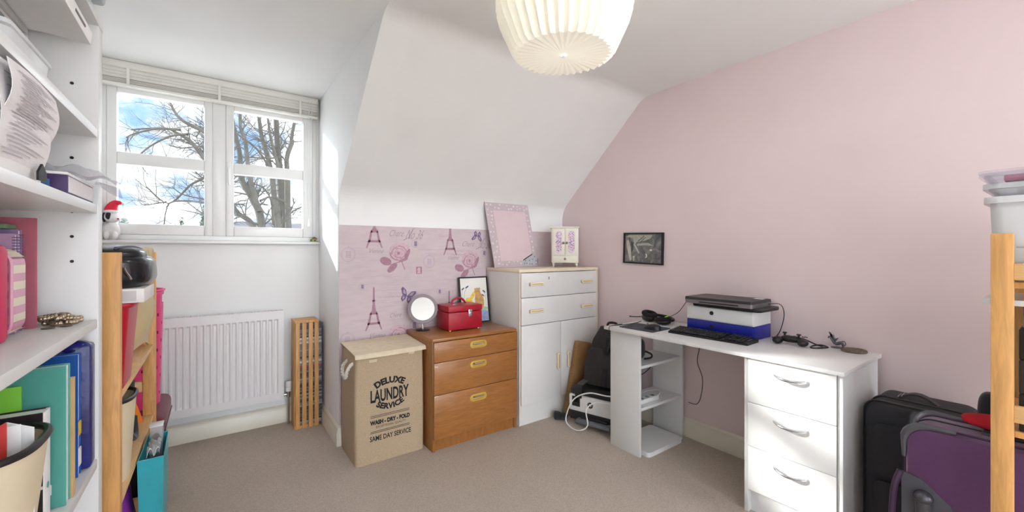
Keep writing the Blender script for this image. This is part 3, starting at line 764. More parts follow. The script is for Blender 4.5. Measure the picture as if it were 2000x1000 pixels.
# ------------------------------------------------------------------ framed print on the pink wall
def print_mat():
    m = bpy.data.materials.new('monochrome_print'); m.use_nodes = True; nt = m.node_tree; b = nt.nodes['Principled BSDF']; L = nt.links.new
    tc = N(nt, 'ShaderNodeTexCoord'); a = N(nt, 'ShaderNodeTexNoise'); a.inputs['Scale'].default_value = 14; a.inputs['Detail'].default_value = 5; a.inputs['Distortion'].default_value = 1.6
    r = N(nt, 'ShaderNodeValToRGB')
    r.color_ramp.elements[0].position = .3; r.color_ramp.elements[0].color = (*lin((.30, .31, .33)), 1); r.color_ramp.elements[1].position = .75; r.color_ramp.elements[1].color = (*lin((.60, .59, .57)), 1)
    L(tc.outputs['Object'], a.inputs['Vector']); L(a.outputs['Fac'], r.inputs[0]); L(r.outputs[0], b.inputs['Base Color']); b.inputs['Roughness'].default_value = .35
    return m
th, F = framed('wall_picture', 'small black-framed monochrome print hanging crooked on the pink wall', (XP-.0005, 2.099, 1.158), (0, -.345, -.010), (0, -.006, .236), .347, .233, .018, .011, print_mat(), (-1, 0, 0))
e = .0100
def pic2(name, col, shapes, dz=0): sheet_faces(MB(), shapes, lambda x, y: F(x, y, e+dz)).build(name, mat('tone_%s' % name, col, .5, var=.12, scale=50), th, smooth=False)
pic2('pale_drapery', (.70, .69, .63), [[(.02, .20), (.05, .219), (.26, .219), (.24, .19), (.18, .17), (.12, .165), (.10, .14), (.085, .19), (.05, .20)], [(.12, .15), (.22, .158), (.27, .135), (.20, .14), (.12, .135)]])
pic2('pale_limb', (.76, .74, .68), [[(.022, .17), (.045, .18), (.065, .12), (.075, .03), (.062, .015), (.05, .05), (.03, .12)], [(.09, .145), (.105, .15), (.145, .085), (.14, .075), (.12, .10)], [(.085, .055), (.105, .06), (.10, .02), (.09, .02)]], .0003)
pic2('dark_folds', (.30, .31, .33), [[(.066, .17), (.085, .16), (.09, .12), (.075, .07), (.07, .12)]] + stroke([(.13, .17), (.17, .195), (.185, .21)], .006) + stroke([(.15, .16), (.20, .20)], .005), .0004)
cr_ = ellipse(.20, .062, .014, .016, 14, 0, -2, 1.8); ci = ellipse(.195, .062, .010, .013, 14, 0, -2, 1.8)
pic2('crescent', (.90, .89, .85), [cr_ + ci[::-1], ellipse(.245, .105, .012, .006, 10)], .0006)

# ------------------------------------------------------------------ on the window sill
dog = thing('plush_dog', 'white plush puppy in a red Santa hat on the window sill', 'soft toy', (-.496, 3.40, 1.318))
FUR = mat('white_plush', (.92, .91, .90), .95, var=.05, scale=80, bump=.5, bscale=250, sheen=.3)
DKF = mat('dark_plush', (.16, .13, .20), .95, var=.1, scale=80, bump=.4)
HAT = mat('red_felt', (.85, .16, .25), .9, var=.08, scale=60)
b = MB().blob((-.497, 3.402, 1.372), (.040, .036, .056), 1, .05, 30, flat=1.318)
b.blob((-.492, 3.385, 1.452), (.036, .034, .034), 1, .04, 30).blob((-.470, 3.362, 1.440), (.019, .020, .016), 1, .03, 30)
b.blob((-.476, 3.368, 1.342), (.013, .022, .024), 1, .03, flat=1.318).blob((-.512, 3.368, 1.342), (.013, .022, .024), 1, .03, flat=1.318).build('body', FUR, dog)
MB().blob((-.503, 3.360, 1.456), (.014, .012, .021), 1, .04).blob((-.525, 3.385, 1.450), (.010, .016, .030), 1, .05).build('ear', DKF, dog)
MB().blob((-.460, 3.345, 1.440), (.005, .005, .005), n=10, m=8).build('nose', HAT, dog)
MB().tube(bez([(-.495, 3.388, 1.478), (-.495, 3.388, 1.505), (-.480, 3.388, 1.532), (-.462, 3.386, 1.538), (-.450, 3.385, 1.533)], 5), [.032*(1-i/22.0)+.003 for i in range(21)], 14).build('hat', HAT, dog)
MB().lathe([(.030, 1.474), (.036, 1.478), (.036, 1.488), (.030, 1.492)], (-.494, 3.387, 0), 18).blob((-.444, 3.385, 1.531), (.009, .009, .009), 1, .1, n=12, m=8).build('hat_trim', FUR, dog)
sh = thing('trinket_house', 'tiny painted house ornament at the right end of the sill', 'ornament', (.612, 3.405, 1.318))
OC = mat('ochre_glaze', (.70, .64, .36), .4, var=.15, scale=60)
MB().box(.585, .640, 3.392, 3.420, 1.318, 1.324, .001).build('base', mat('moss_glaze', (.55, .60, .30), .4), sh)
MB().box(.600, .632, 3.396, 3.416, 1.324, 1.340, .001).build('walls', OC, sh)
MB().prism([(.596, 1.340), (.636, 1.340), (.616, 1.357)], lambda x, z: (x, 3.393, z), lambda x, z: (x, 3.419, z)).build('roof', mat('brown_glaze', (.42, .27, .22), .4), sh, smooth=False)
MB().box(.612, .620, 3.3945, 3.3965, 1.324, 1.334).build('door', BLACK, sh)
MB().blob((.592, 3.405, 1.331), (.006, .006, .008), n=10, m=8).build('bush', mat('green_glaze', (.40, .52, .25), .5), sh)

# ------------------------------------------------------------------ pleated paper lamp shade
lamp = thing('pendant_lamp', 'cream pleated paper pendant lamp hanging from the ceiling', 'lamp', (.985, 1.06, 1.92))
LC = Vector((.985, 1.06, 0)); zb = 1.925
SHADE = mat('pleated_paper', (.905, .885, .84), .7, var=.01, translucent=.008)
prof = [(.010, 0.004, 0), (.158, 0.002, .010), (.172, .016, .012), (.210, .105, .016), (.222, .150, .017), (.222, .250, .017), (.205, .300, .016), (.15, .352, .012), (.135, .360, .006)]
NP = 38; m = MB(); rings = []
for r, h, amp in prof:
    ring = []
    for k in range(2*NP):
        a = math.pi*k/NP; rr_ = r + (amp if k % 2 else -amp)*.8; hh = h + (.0 if k % 2 else amp*.35 if h < .05 else 0)
        ring.append(m.bm.verts.new((LC.x + rr_*math.cos(a), LC.y + rr_*math.sin(a), zb + hh)))
    rings.append(ring)
for A, B in zip(rings, rings[1:]):
    for k in range(2*NP): m.bm.faces.new((A[k], A[(k+1) % (2*NP)], B[(k+1) % (2*NP)], B[k]))
m.build('shade', SHADE, lamp, smooth=False)
MB().blob((LC.x, LC.y, zb+.001), (.008, .008, .006), n=14, m=10).build('finial', UPVC, lamp)
MB().cyl((LC.x, LC.y, zb+.27), (LC.x, LC.y, zb+.34), .016, n=16).cyl((LC.x, LC.y, zb+.33), (LC.x, LC.y, ZC-.02), .004, n=8).build('cord', UPVC, lamp)
MB().lathe([(.0, ZC-.03), (.03, ZC-.028), (.045, ZC-.005), (.045, ZC)], (LC.x, LC.y, 0), 24).build('ceiling_rose', UPVC, lamp)
for a in (0, 2.1, 4.2): MB().cyl((LC.x, LC.y, zb+.335), (LC.x+.14*math.cos(a), LC.y+.14*math.sin(a), zb+.357), .0015, n=6).build('spoke', UPVC, lamp)
bd = bpy.data.lights.new('lamp_bulb', 'POINT'); bo = bpy.data.objects.new('lamp_bulb', bd); C.objects.link(bo)
bd.energy = 17; bd.color = (.90, .96, 1); bd.shadow_soft_size = .04; bo.parent = lamp; bo.location = (0, 0, .20)

# ------------------------------------------------------------------ things on the desk
BLUE = mat('royal_blue_plastic', (.06, .12, .56), .28, var=.05)
WPL = mat('white_plastic', (.90, .90, .895), .35, var=.01)
for nm, lab, M_, z0, z1 in (('file_drawer_box', 'glossy blue single-drawer file box at the bottom of the desk stack', BLUE, .762, .838), ('file_drawer_box', 'white single-drawer file box stacked on the blue one', WPL, .838, .921)):
    t = thing(nm, lab, 'file box', (2.46, 1.24, z0), 0, 'desk file boxes')
    MB().box(2.362, 2.570, 1.046, 1.433, z0+.0003, z1, .003).build('case', M_, t)
    d = MB().box(2.355, 2.363, 1.050, 1.429, z0+.006, z1-.005, .002).build('drawer_front', M_, t)
    MB().lathe([(.0115, 0), (.0115, -.002), (.009, -.0015), (.0, -.0012)], (2.3545, 1.275, (z0+z1)/2+.008), 18, 'x').build('finger_hole', BLACK, d)
LAPT = mat('laptop_black', (.17, .155, .155), .42, var=.06, scale=40)
SLV = mat('laptop_silver', (.55, .54, .56), .35, metal=.6)
def laptop(lab, cx, cy, z, w, d, hb, hl, rot, mb_, ml, rad):
    t = thing('laptop', lab, 'laptop', (cx, cy, z), rot, 'laptops on the desk stack')
    P = rrect(d, w, rad, 4)
    MB().prism(P, lambda x, y: (x*.98, y*.985, .0003), lambda x, y: (x, y, hb)).build('base', mb_, t, local=True)
    MB().prism(P, lambda x, y: (x, y, hb+.0012), lambda x, y: (x*.985, y*.988, hb+hl)).build('screen_lid', ml, t, local=True)
    MB().box(-d/2-.0006, -d/2+.004, -.12, .10, hb*.35, hb*.6).build('front_slot', BLACK, t, local=True)
    return t
laptop('slim black laptop with rounded corners, lower of the two laptops', 2.455, 1.195, .921, .395, .235, .010, .009, R(-2), BLACK, LAPT, .025)
t = laptop('thick closed laptop with matt black lid on top of the stack', 2.435, 1.228, .9405, .385, .252, .022, .015, R(1.5), SLV, LAPT, .012)
MB().box(.06, .10, -.17, -.12, .0372, .0378).build('sticker', WPL, t, local=True)

kb = thing('keyboard', 'black full-size computer keyboard in front of the file boxes', 'keyboard', (2.278, 1.238, ZT), R(2.5))
MB().prism([(-.068, .0003), (.068, .0003), (.068, .022), (.055, .024), (-.066, .012)], lambda x, z: (x, -.222, z), lambda x, z: (x, .222, z)).build('case', BLACK, kb, local=True)
KEY = mat('black_keycaps', (.14, .14, .145), .5, var=.05)
m = MB()
for r_ in range(6):
    x = -.054 + r_*.0195 + (.004 if r_ == 5 else 0)
    for k in range(21):
        y = .208 - k*.0198
        if k in (15,) or (r_ == 0 and 4 <= k <= 8) or (r_ in (1, 2) and k in (16, 18) and r_ == 2): continue
        z = .0128 + (x+.066)/.121*.0115
        m.box(x-.008, x+.008, y-.0082, y+.0082, z, z+.006, .0015, 1)
z = .0128 + (-.054+.066)/.121*.0115
m.box(-.062, -.046, .208-8*.0198-.008, .208-4*.0198+.008, z, z+.006, .0015, 1)
o = m.build('keys', KEY, kb, local=True); o['kind'] = 'stuff'
MB().box(-.030, .035, -.212, -.206, .020, .0215).build('status_strip', GREYP, kb, local=True)

mm = thing('mouse_mat', 'dark patterned mouse mat at the left end of the desk', 'mouse mat', (2.215, 1.635, ZT), R(3))
MB().prism(rrect(.205, .245, .012, 4), lambda x, y: (x, y, .0003), lambda x, y: (x, y, .004)).build('pad', mat('dark_mat_print', (.24, .26, .30), .7, var=.5, scale=22), mm, local=True)
ms_ = thing('computer_mouse', 'black computer mouse resting on the mouse mat', 'mouse', (2.200, 1.567, ZT+.004), R(12))
def mouse(u, v):
    a = u*2*math.pi; r = math.sin(v*math.pi/2)
    x, y = math.cos(a)*.034*r, math.sin(a)*.056*r
    return (x*(1-.12*math.sin(a)), y, .0005 + .032*math.cos(v*math.pi/2)**.6*(1-.25*math.sin(a)*r))
MB().grid(mouse, 28, 8, True).poly([(math.cos(k*2*math.pi/28)*.034*(1-.12*math.sin(k*2*math.pi/28)), math.sin(k*2*math.pi/28)*.056, .0005) for k in range(28)], [list(range(28))]).build('shell', BLACK, ms_, local=True)
MB().cyl((-.003, .03, .0285), (.003, .03, .0285), .006, n=12).build('scroll_wheel', GREYP, ms_, local=True)

hs = thing('headset', 'black gaming headset with green accents and boom microphone on the desk', 'headset', (2.44, 1.70, ZT), R(-14))
CUSH = mat('black_foam', (.06, .06, .065), .9, bump=.3)
NEON = mat('lime_accent', (.55, .80, .10), .4)
def torus(m, c, R0, r, sx=1, sy=1, n=24, k=10, T=None):
    def f(u, v):
        a, b = u*2*math.pi, v*2*math.pi; p = Vector(((R0+r*math.cos(b))*math.cos(a)*sx, (R0+r*math.cos(b))*math.sin(a)*sy, r*math.sin(b)))
        return Vector(c) + (T @ p if T else p)
    return m.grid(f, n, k, True)
m = MB(); torus(m, (0, .075, .050), .036, .016, 1, 1.1, T=Matrix.Rotation(R(12), 3, 'X')); m.build('ear_cushion', CUSH, hs, local=True)
m = MB(); torus(m, (0, -.055, .032), .036, .016, 1, 1.1, T=Matrix.Rotation(R(-8), 3, 'X')); m.build('ear_cushion', CUSH, hs, local=True)
MB().blob((0, .075, .026), (.047, .050, .025), .8).build('ear_cup', BLACK, hs, local=True)
MB().blob((0, -.055, .019), (.047, .050, .0185), .8).build('ear_cup', BLACK, hs, local=True)
MB().tube(bez([(.03, .10, .03), (.075, .09, .036), (.095, .01, .034), (.075, -.07, .028), (.03, -.085, .024)], 6), [.010]*25, 8).build('headband', BLACK, hs, local=True)
MB().tube(bez([(.0, -.105, .032), (-.012, -.09, .05), (.02, -.08, .056)], 5), .004, 8).build('green_trim', NEON, hs, local=True)
MB().tube(bez([(-.02, .115, .03), (-.04, .15, .022), (-.06, .20, .018)], 5), .0035, 8).build('microphone_boom', BLACK, hs, local=True)
MB().blob((-.062, .205, .018), (.006, .011, .006), n=12, m=8).build('microphone_tip', mat('violet_foam', (.40, .30, .50), .8), hs, local=True)

gp = thing('game_controller', 'black wired game controller on the right half of the desk', 'controller', (2.455, .90, ZT), R(6))
m = MB().blob((0, 0, .026), (.030, .050, .019), .85, flat=.012)
for s in (-1, 1): m.blob((-.028, s*.056, .019), (.034, .024, .0185), 1, flat=.0005)
m.build('body', BLACK, gp, local=True)
for s, x in ((1, .012), (-1, -.008)):
    m = MB().cyl((x, s*.034, .040), (x, s*.034, .052), .005, n=10).lathe([(.010, .052), (.011, .055), (.009, .058), (0, .057)], (x, s*.034, 0), 16); m.build('thumbstick', GREYP if False else BLACK, gp, local=True)
for dx, dy, nm in ((0, .009, 'a'), (0, -.009, 'b'), (.009, 0, 'c'), (-.009, 0, 'd')):
    MB().lathe([(.0035, .040), (.0035, .046), (0, .047)], (.012+dx, -.055+dy, 0), 10).build('button', GREYP, gp, local=True)
MB().box(-.003, .003, -.008, .008, .044, .047, .001).build('home_button', WPL, gp, local=True)
o = MB().tube(bez([(2.500, .895, .79), (2.525, .87, .785), (2.53, .82, .7665), (2.50, .78, .766), (2.45, .775, .7665), (2.42, .80, .7665), (2.45, .81, .768), (2.50, .80, .770), (2.53, .79, .7665), (2.50, .755, .766), (2.44, .775, .767)], 8), .0035, 8).build('controller_cable', BLACK)
tag(o, 'coiled black cable lying beside the game controller', 'cable')

dr = thing('dragon_ornament', 'small dark metal openwork dragon ornament near the desk corner', 'ornament', (2.545, .735, ZT))
PEW = mat('dark_pewter', (.40, .41, .44), .35, metal=.6, var=.15, scale=60)
MB().lathe([(.0, .7623), (.022, .7623), (.022, .766), (0, .767)], (2.545, .735, 0), 18).build('base', PEW, dr)
MB().tube(bez([(2.545, .705, .766), (2.545, .712, .79), (2.545, .735, .782), (2.545, .750, .796), (2.545, .762, .815), (2.545, .768, .806)], 5), [.003, .004, .005, .006, .007, .008, .008, .008, .008, .008, .008, .007, .007, .006, .006, .005, .005, .005, .004, .004, .004, .004, .003, .003, .003, .002], 8).build('body', PEW, dr)
for s in (-.010, .012):
    MB().prism([(.742, .790), (.765, .838), (.757, .815), (.748, .826), (.742, .806), (.728, .812)], lambda y, z: (2.545+s*.4, y, z), lambda y, z: (2.545+s*.4+.002, y-.002, z)).build('wing', PEW, dr, smooth=False)
MB().tube(bez([(2.545, .712, .768), (2.545, .696, .785), (2.545, .703, .800), (2.545, .715, .795)], 5), .0022, 6).build('tail', PEW, dr)
co = thing('coaster', 'round brown woven coaster at the right end of the desk', 'coaster', (2.515, .655, ZT))
WIC = mat('woven_brown', (.46, .40, .34), .8, var=.4, scale=120, bump=.6, bscale=200)
MB().lathe([(.0, .7624), (.048, .7624), (.051, .765), (.051, .769), (.047, .771), (0, .771)], (2.515, .655, 0), 36).build('disc', WIC, co)
m = MB()
for r_ in (.048, .038, .028, .018): torus(m, (2.515, .655, .771), r_, .0022, n=32, k=6)
m.build('woven_rings', WIC, co)

def cable(lab, pts, r=.0022, M_=None, nm='cable'):
    return tag(MB().tube(bez(pts, 8), r, 6).build(nm, M_ or BLACK), lab, 'cable')
cable('thin black cable from the headset up to the laptops', [(2.545, 1.74, .766), (2.555, 1.69, .79), (2.535, 1.60, .84), (2.48, 1.50, .93), (2.47, 1.427, .955)])
cable('black charger cable looping down right of the laptops', [(2.50, 1.032, .955), (2.535, .985, .955), (2.56, .975, .90), (2.56, .99, .82), (2.555, 1.01, .775), (2.54, 1.03, .766)])
cable('black cable hanging down the pink wall under the desk', [(2.582, 1.475, .74), (2.583, 1.48, .62), (2.583, 1.495, .52), (2.583, 1.46, .42), (2.583, 1.47, .30), (2.583, 1.50, .24), (2.583, 1.56, .235)])
cable('black cable drooping over the left front corner of the desk', [(2.20, 1.80, .7645), (2.10, 1.795, .766), (2.043, 1.775, .764), (2.038, 1.765, .72), (2.040, 1.770, .66), (2.07, 1.812, .60)])
cable('thin black cable lying across the desk behind the mouse mat', [(2.10, 1.80, .766), (2.18, 1.78, .7645), (2.30, 1.775, .7645), (2.40, 1.80, .7645)])

# inside the open desk pedestal
t = thing('plastic_tray', 'flat white plastic tray on the carpet under the desk shelves', 'tray', (2.29, 1.665, 0))
MB().prism(rrect(.36, .245, .022, 4, 2.305, 1.660), lambda x, y: (x, y, .0005), lambda x, y: (x*1.0, y, .024)).build('body', WPL, t)
MB().prism(rrect(.37, .255, .026, 4, 2.305, 1.660), lambda x, y: (x, y, .0245), lambda x, y: (x, y, .032)).build('lid', WPL, t)
t = thing('power_strip', 'white power strip on the lower desk shelf', 'power strip', (2.24, 1.64, .289))
MB().box(2.15, 2.34, 1.615, 1.660, .2895, .318, .005).build('body', WPL, t)
for x in (2.19, 2.245, 2.30): MB().box(x-.012, x+.012, 1.625, 1.650, .3175, .3195, .001).build('socket', GREYP, t)
tag(MB().tube(bez([(2.34, 1.64, .30), (2.40, 1.65, .31), (2.45, 1.70, .305), (2.40, 1.75, .294), (2.30, 1.74, .294), (2.22, 1.76, .294)], 8), .0035, 8).build('white_cable', WPL), 'white flex curled on the lower desk shelf', 'cable')
t = thing('power_adapter', 'black power adapter standing on the lower desk shelf', 'adapter', (2.17, 1.73, .289))
MB().box(2.13, 2.19, 1.70, 1.745, .2895, .385, .004).build('body', BLACK, t)
MB().tube(bez([(2.16, 1.72, .385), (2.165, 1.70, .45), (2.22, 1.66, .46), (2.30, 1.65, .50), (2.30, 1.66, .525)], 6), .003, 6).build('lead', BLACK, t)
t = thing('camera_pouch', 'black padded pouch with strap on the upper desk shelf', 'pouch', (2.21, 1.72, .547))
MB().blob((2.205, 1.72, .617), (.085, .055, .070), .55, .05, 12, flat=.5475).build('body', BLACKF, t)
MB().tube(bez([(2.27, 1.675, .60), (2.32, 1.66, .575), (2.31, 1.655, .556), (2.25, 1.66, .556)], 6), .006, 8).build('strap', BLACK, t)

# ------------------------------------------------------------------ printer, backpack and card box in the corner
pr = thing('printer', 'white and black inkjet printer on the carpet behind the desk end', 'printer', (2.102, 2.195, 0), math.atan2(-.955, .298))
DKG = mat('printer_dark', (.14, .14, .15), .45, var=.08)
MB().box(0, .40, 0, .33, .035, .105, .006).build('base', DKG, pr, local=True)
for x in (.03, .35): MB().box(x, x+.03, .02, .30, .0005, .036).build('foot', BLACK, pr, local=True)
fr = MB().box(-.004, .404, -.006, .33, .100, .215, .008).build('housing', WPL, pr, local=True)
MB().box(-.0, .40, .004, .328, .215, .262, .010).build('scanner_lid', DKG, pr, local=True)
MB().box(.07, .33, -.055, .05, .036, .060, .006).build('paper_tray', GREYP, pr, local=True)
MB().box(.10, .30, -.02, .06, .062, .078, .003).build('output_guide', DKG, pr, local=True)
MB().box(.022, .085, -.0085, -.0055, .135, .205, .002).build('control_panel', DKG, pr, local=True)
MB().box(.030, .075, -.0095, -.0082, .165, .195).build('display', mat('dark_glass', (.05, .06, .08), .1), pr, local=True)
lg = MB().lathe([(.021, 0), (.021, -.0012), (0, -.0012)], (.165, -.0062, .163), 32, 'y').build('round_logo', mat('logo_black', (.12, .12, .13), .4), fr, local=True)
m = MB(); text_fit(m, 'hp', .153, .177, .151, .177, lambda x, z: (x, -.0080, z), .0, .18); m.build('logo_letters', WPL, lg, local=True, smooth=False)
MB().box(.12, .34, .06, .26, .262, .266).build('lid_recess', BLACK, pr, local=True)

bp = thing('backpack', 'black roll-top backpack slumped on the printer', 'backpack', (2.335, 2.055, .267), math.atan2(-.955, .298))
PACK = mat('charcoal_canvas', (.20, .185, .185), .8, var=.15, scale=40, bump=.4, bscale=400)
def packf(u, v):
    a = u*2*math.pi; z = v; w = .165 - .045*max(0, z-.55)/.45; d = .085 - .05*max(0, z-.5)/.5
    if v == 0 or v == 1: w *= .92; d *= .8
    c, s = math.cos(a), math.sin(a); k = .35
    x = w*math.copysign(abs(c)**k, c); y = d*math.copysign(abs(s)**k, s)
    n = noise.noise(Vector((x*9, y*9, z*4)))*.016
    return (x+n + .02*z, y + .105*z + n, .001 + .40*z + (.012*noise.noise(Vector((x*14, 3, 1))) if v == 1 else 0))
m = MB(); m.grid(packf, 40, 14, True)
for v in (0, 1): m.poly([packf(k/40, v) for k in range(40)], [list(range(40))])
bmesh.ops.remove_doubles(m.bm, verts=m.bm.verts[:], dist=.0002)
m.build('body', PACK, bp, local=True)
MB().slab(lambda u, v: (-.14+.29*u, -.088 + .105*v*.62 - .012*math.sin(v*3.1), .012+.25*v), 8, 8, (0, .012, 0)).build('front_pocket', PACK, bp, local=True)
for x in (.02,):
    MB().slab(lambda u, v: (x-.02+.04*u, -.108+.115*v, .02+.33*v), 2, 10, (0, .008, 0)).build('strap', BLACKF, bp, local=True)
MB().box(x-.026, x+.026, -.055, -.035, .245, .285, .003).build('buckle', BLACK, bp, local=True)
MB().box(x+.035, x+.075, -.05, -.04, .255, .28, .002).build('label_patch', mat('grey_label', (.52, .48, .47), .7), bp, local=True)
MB().tube(bez([(-.03, .08, .40), (-.02, .09, .44), (.04, .09, .44), (.05, .08, .40)], 6), .009, 8).build('grab_handle', BLACKF, bp, local=True)
MB().slab(lambda u, v: (-.150+.05*u, -.075-.125*min(1, v*2.2), .03-.02*v-.13*max(0, v-.42)), 2, 12, (.001, .003, .006)).build('loose_strap', BLACKF, bp, local=True)

cbx = thing('card_box', 'tall flat brown cardboard box leaning between cabinet and printer', 'box', (2.20, 2.30, 0))
CARD = mat('brown_card', (.62, .46, .29), .8, var=.08, scale=18)
T = Matrix.Translation((2.155, 2.288, 0.0008)) @ Matrix.Rotation(R(13), 4, 'Y')
MB().box(0, .155, 0, .040, 0, .565, .001, mtx=T).build('carton', CARD, cbx)
MB().box(.015, .14, .006, .034, .565, .569, mtx=T).build('end_flap', CARD, cbx)
m = MB()
for i in range(22): m.box(-.0012, -.0002, .008, .012 + .012*(i % 3 == 0), .05+i*.022, .053+i*.022, mtx=T)
m.build('printed_scale', mat('dark_card_ink', (.38, .27, .17), .8), cbx, smooth=False)
o = MB().tube(bez([(2.045, 2.305, .032), (2.065, 2.285, .034), (2.085, 2.265, .03), (2.095, 2.25, .034), (2.10, 2.225, .028)], 5), [.022, .028, .032, .031, .031, .030, .029, .028, .026, .025, .024, .024, .025, .026, .027, .027, .026, .025, .023, .020, .014], 12).build('folded_umbrella', BLACKF)
tag(o, 'short black folded umbrella on the carpet by the cabinet plinth', 'umbrella')
tag(MB().tube(bez([(2.40, 1.815, .29), (2.17, 1.85, .275), (2.10, 2.00, .27), (2.07, 2.12, .20), (2.05, 2.17, .09), (2.03, 2.15, .03), (2.03, 2.05, .012), (2.06, 1.98, .06), (2.07, 2.00, .16), (2.12, 1.95, .215), (2.20, 1.83, .215)], 8), .0045, 8).build('white_flex', WPL), 'thick white flex looping down in front of the printer', 'cable')

# ------------------------------------------------------------------ suitcases
def suitcase(name, lab, x0, x1, y0, y1, z1, cloth, accent, rad):
    t = thing(name, lab, 'suitcase', ((x0+x1)/2, (y0+y1)/2, 0), 0, 'suitcases by the pink wall')
    w, h = y1-y0, z1-.035
    P = rrect(w, h, rad, 7, (y0+y1)/2, .035+h/2)
    def ring(d, ins): 
        return [((y-(y0+y1)/2)*(1-2*ins/w)+(y0+y1)/2, (z-.035-h/2)*(1-2*ins/h)+.035+h/2, d) for y, z in P]
    m = MB(); n = len(P)
    rs = [ring(x0+.0, .022), ring(x0+.006, .008), ring(x0+.022, .0), ring(x1-.022, 0), ring(x1-.006, .008), ring(x1, .022)]
    V = [[m.bm.verts.new((d, y, z)) for y, z, d in r_] for r_ in rs]
    for A, B in zip(V, V[1:]):
        for i in range(n): m.bm.faces.new((A[i], A[(i+1) % n], B[(i+1) % n], B[i]))
    m.bm.faces.new(V[0][::-1]); m.bm.faces.new(V[-1])
    m.build('shell', cloth, t)
    def band(x, r, M_, nm):
        pts = [(x, (y-(y0+y1)/2)*(1+.004/w)+(y0+y1)/2, (z-.035-h/2)*(1+.004/h)+.035+h/2) for y, z in P]
        MB().tube(pts, r, 6, closed=True).build(nm, M_, t)
    return t, band, P
BLKC = mat('black_suitcase_nylon', (.135, .135, .155), .7, var=.1, scale=60, bump=.3, bscale=600)
t, band, P = suitcase('suitcase', 'black fabric suitcase standing between desk and purple suitcase', 2.225, 2.50, .235, .548, .625, BLKC, None, .05)
band(2.25, .005, BLACK, 'piping'); band(2.335, .004, BLACK, 'zip'); band(2.35, .004, BLACK, 'zip')
MB().prism(rrect(.245, .21, .03, 5, .392, .44), lambda y, z: (2.213, y, z), lambda y, z: (2.226, y, z)).build('front_pocket', BLKC, t)
MB().prism(rrect(.245, .24, .03, 5, .392, .19), lambda y, z: (2.211, y, z), lambda y, z: (2.226, y, z)).build('front_pocket', BLKC, t)
hd = MB().slab(lambda u, v: (2.34+.035*v, .47-.13*u, .628+.032*math.sin(u*math.pi)), 12, 3, (0, 0, -.008)).build('top_handle', mat('ribbed_handle', (.22, .20, .20), .6), t)
for yy in (.463, .452): MB().slab(lambda u, v: (2.338+.039*v, yy-.005*u, .634 + .008*u + (.472-yy)*.5), 2, 3, (0, 0, -.006)).build('handle_stripe', mat('cream_stripe', (.85, .80, .74), .5), hd)
for y in (.285, .50):
    for x in (2.26, 2.46): MB().cyl((x, y-.014, .021), (x, y+.014, .021), .0205, n=18).build('wheel', BLACK, t)
PURP = mat('purple_suitcase_nylon', (.335, .165, .345), .55, var=.06, scale=80, bump=.2, bscale=700, sheen=.4)
t, band, P = suitcase('suitcase', 'purple fabric suitcase with grey corner guards behind the pine post', 1.985, 2.185, -.09, .375, .640, PURP, None, .06)
DP = mat('dark_purple_trim', (.22, .12, .23), .5)
band(2.012, .0045, DP, 'piping'); band(2.10, .003, BLACK, 'zip'); band(2.16, .0045, DP, 'piping')
GRD = mat('gunmetal_guard', (.36, .36, .38), .3, metal=.4)
cg = []
for i in range(7):
    a = math.pi/2*i/6; cg.append((.315+.063*math.cos(a), .580+.063*math.sin(a)))
cg = [(.3785, .52)] + cg + [(.25, .6435)]
for xx in (1.986, 2.17):
    MB().tube([(xx+.012, y, z) for y, z in cg], [.006, .010, .013, .014, .014, .014, .013, .010, .006], 8).build('corner_guard', GRD, t)
MB().box(2.075, 2.105, .06, .20, .640, .653, .003).build('grab_handle', BLACK, t)
for y in (.07, .19): MB().box(2.065, 2.115, y-.012, y+.012, .6395, .648, .002).build('handle_mount', GRD, t)
SH = [(.382, .47), (.33, .46), (.262, .40), (.232, .30), (.232, .06), (.382, .06)]
MB().prism(SH, lambda y, z: (1.9805, y, z), lambda y, z: (1.988, y, z)).build('side_guard', mat('dark_grey_panel', (.30, .30, .33), .4), t)
MB().tube(bez([(1.982, .385, .47), (1.97, .400, .40), (1.97, .404, .25), (1.98, .385, .10)], 6), .010, 8).build('edge_bumper', DP, t)
MB().cyl((1.972, .325, .05), (1.972, .325, .40), .022, n=18).blob((1.972, .325, .405), (.026, .026, .024)).build('leg_tube', mat('satin_grey', (.32, .32, .34), .25, metal=.5), t)
for y in (-.04, .325):
    for x in (2.02, 2.15): MB().cyl((x, y-.014, .021), (x, y+.014, .021), .0205, n=18).build('wheel', BLACK, t)
o = MB().blob((2.125, .14, .668), (.05, .11, .022), .8, .25, 14, seed=3, flat=.6535).build('red_scarf', mat('crimson_cloth', (.68, .06, .12), .9, var=.15, scale=30))
tag(o, 'crumpled crimson scarf lying on the purple suitcase', 'scarf')
o = MB().blob((2.27, .190, .640), (.045, .040, .10), .6, .15, 10, seed=5).build('shoulder_bag', BLACKF)
o2 = o; tag(o, 'black cloth bag wedged behind the purple suitcase beside the pine shelves', 'bag')

# ------------------------------------------------------------------ pine shelf unit at the right
rs_ = thing('pine_shelf_unit', 'open pine ladder shelf unit with plastic boxes at the right edge', 'shelf unit', (2.1, .0, 0))
for x in (1.884, 2.36):
    for y in (.122, -.17):
        MB().box(x, x+.032, y, y+.044, 0, 1.302, .002).build('post', PINE, rs_)
    for z in (1.165, .75, .08): MB().box(x+.006, x+.026, -.126, .122, z, z+.048, .002).build('rung', PINE_Y, rs_)
for z in (1.140, .700):
    for k in range(3):
        y = -.165 + k*.108; MB().box(1.917, 2.359, y, y+.100, z, z+.018, .001).build('shelf_slat', PINE, rs_)
MB().cyl((1.905, .118, 1.262), (1.905, .03, 1.262), .0025, n=8).build('peg', CHROME, rs_)
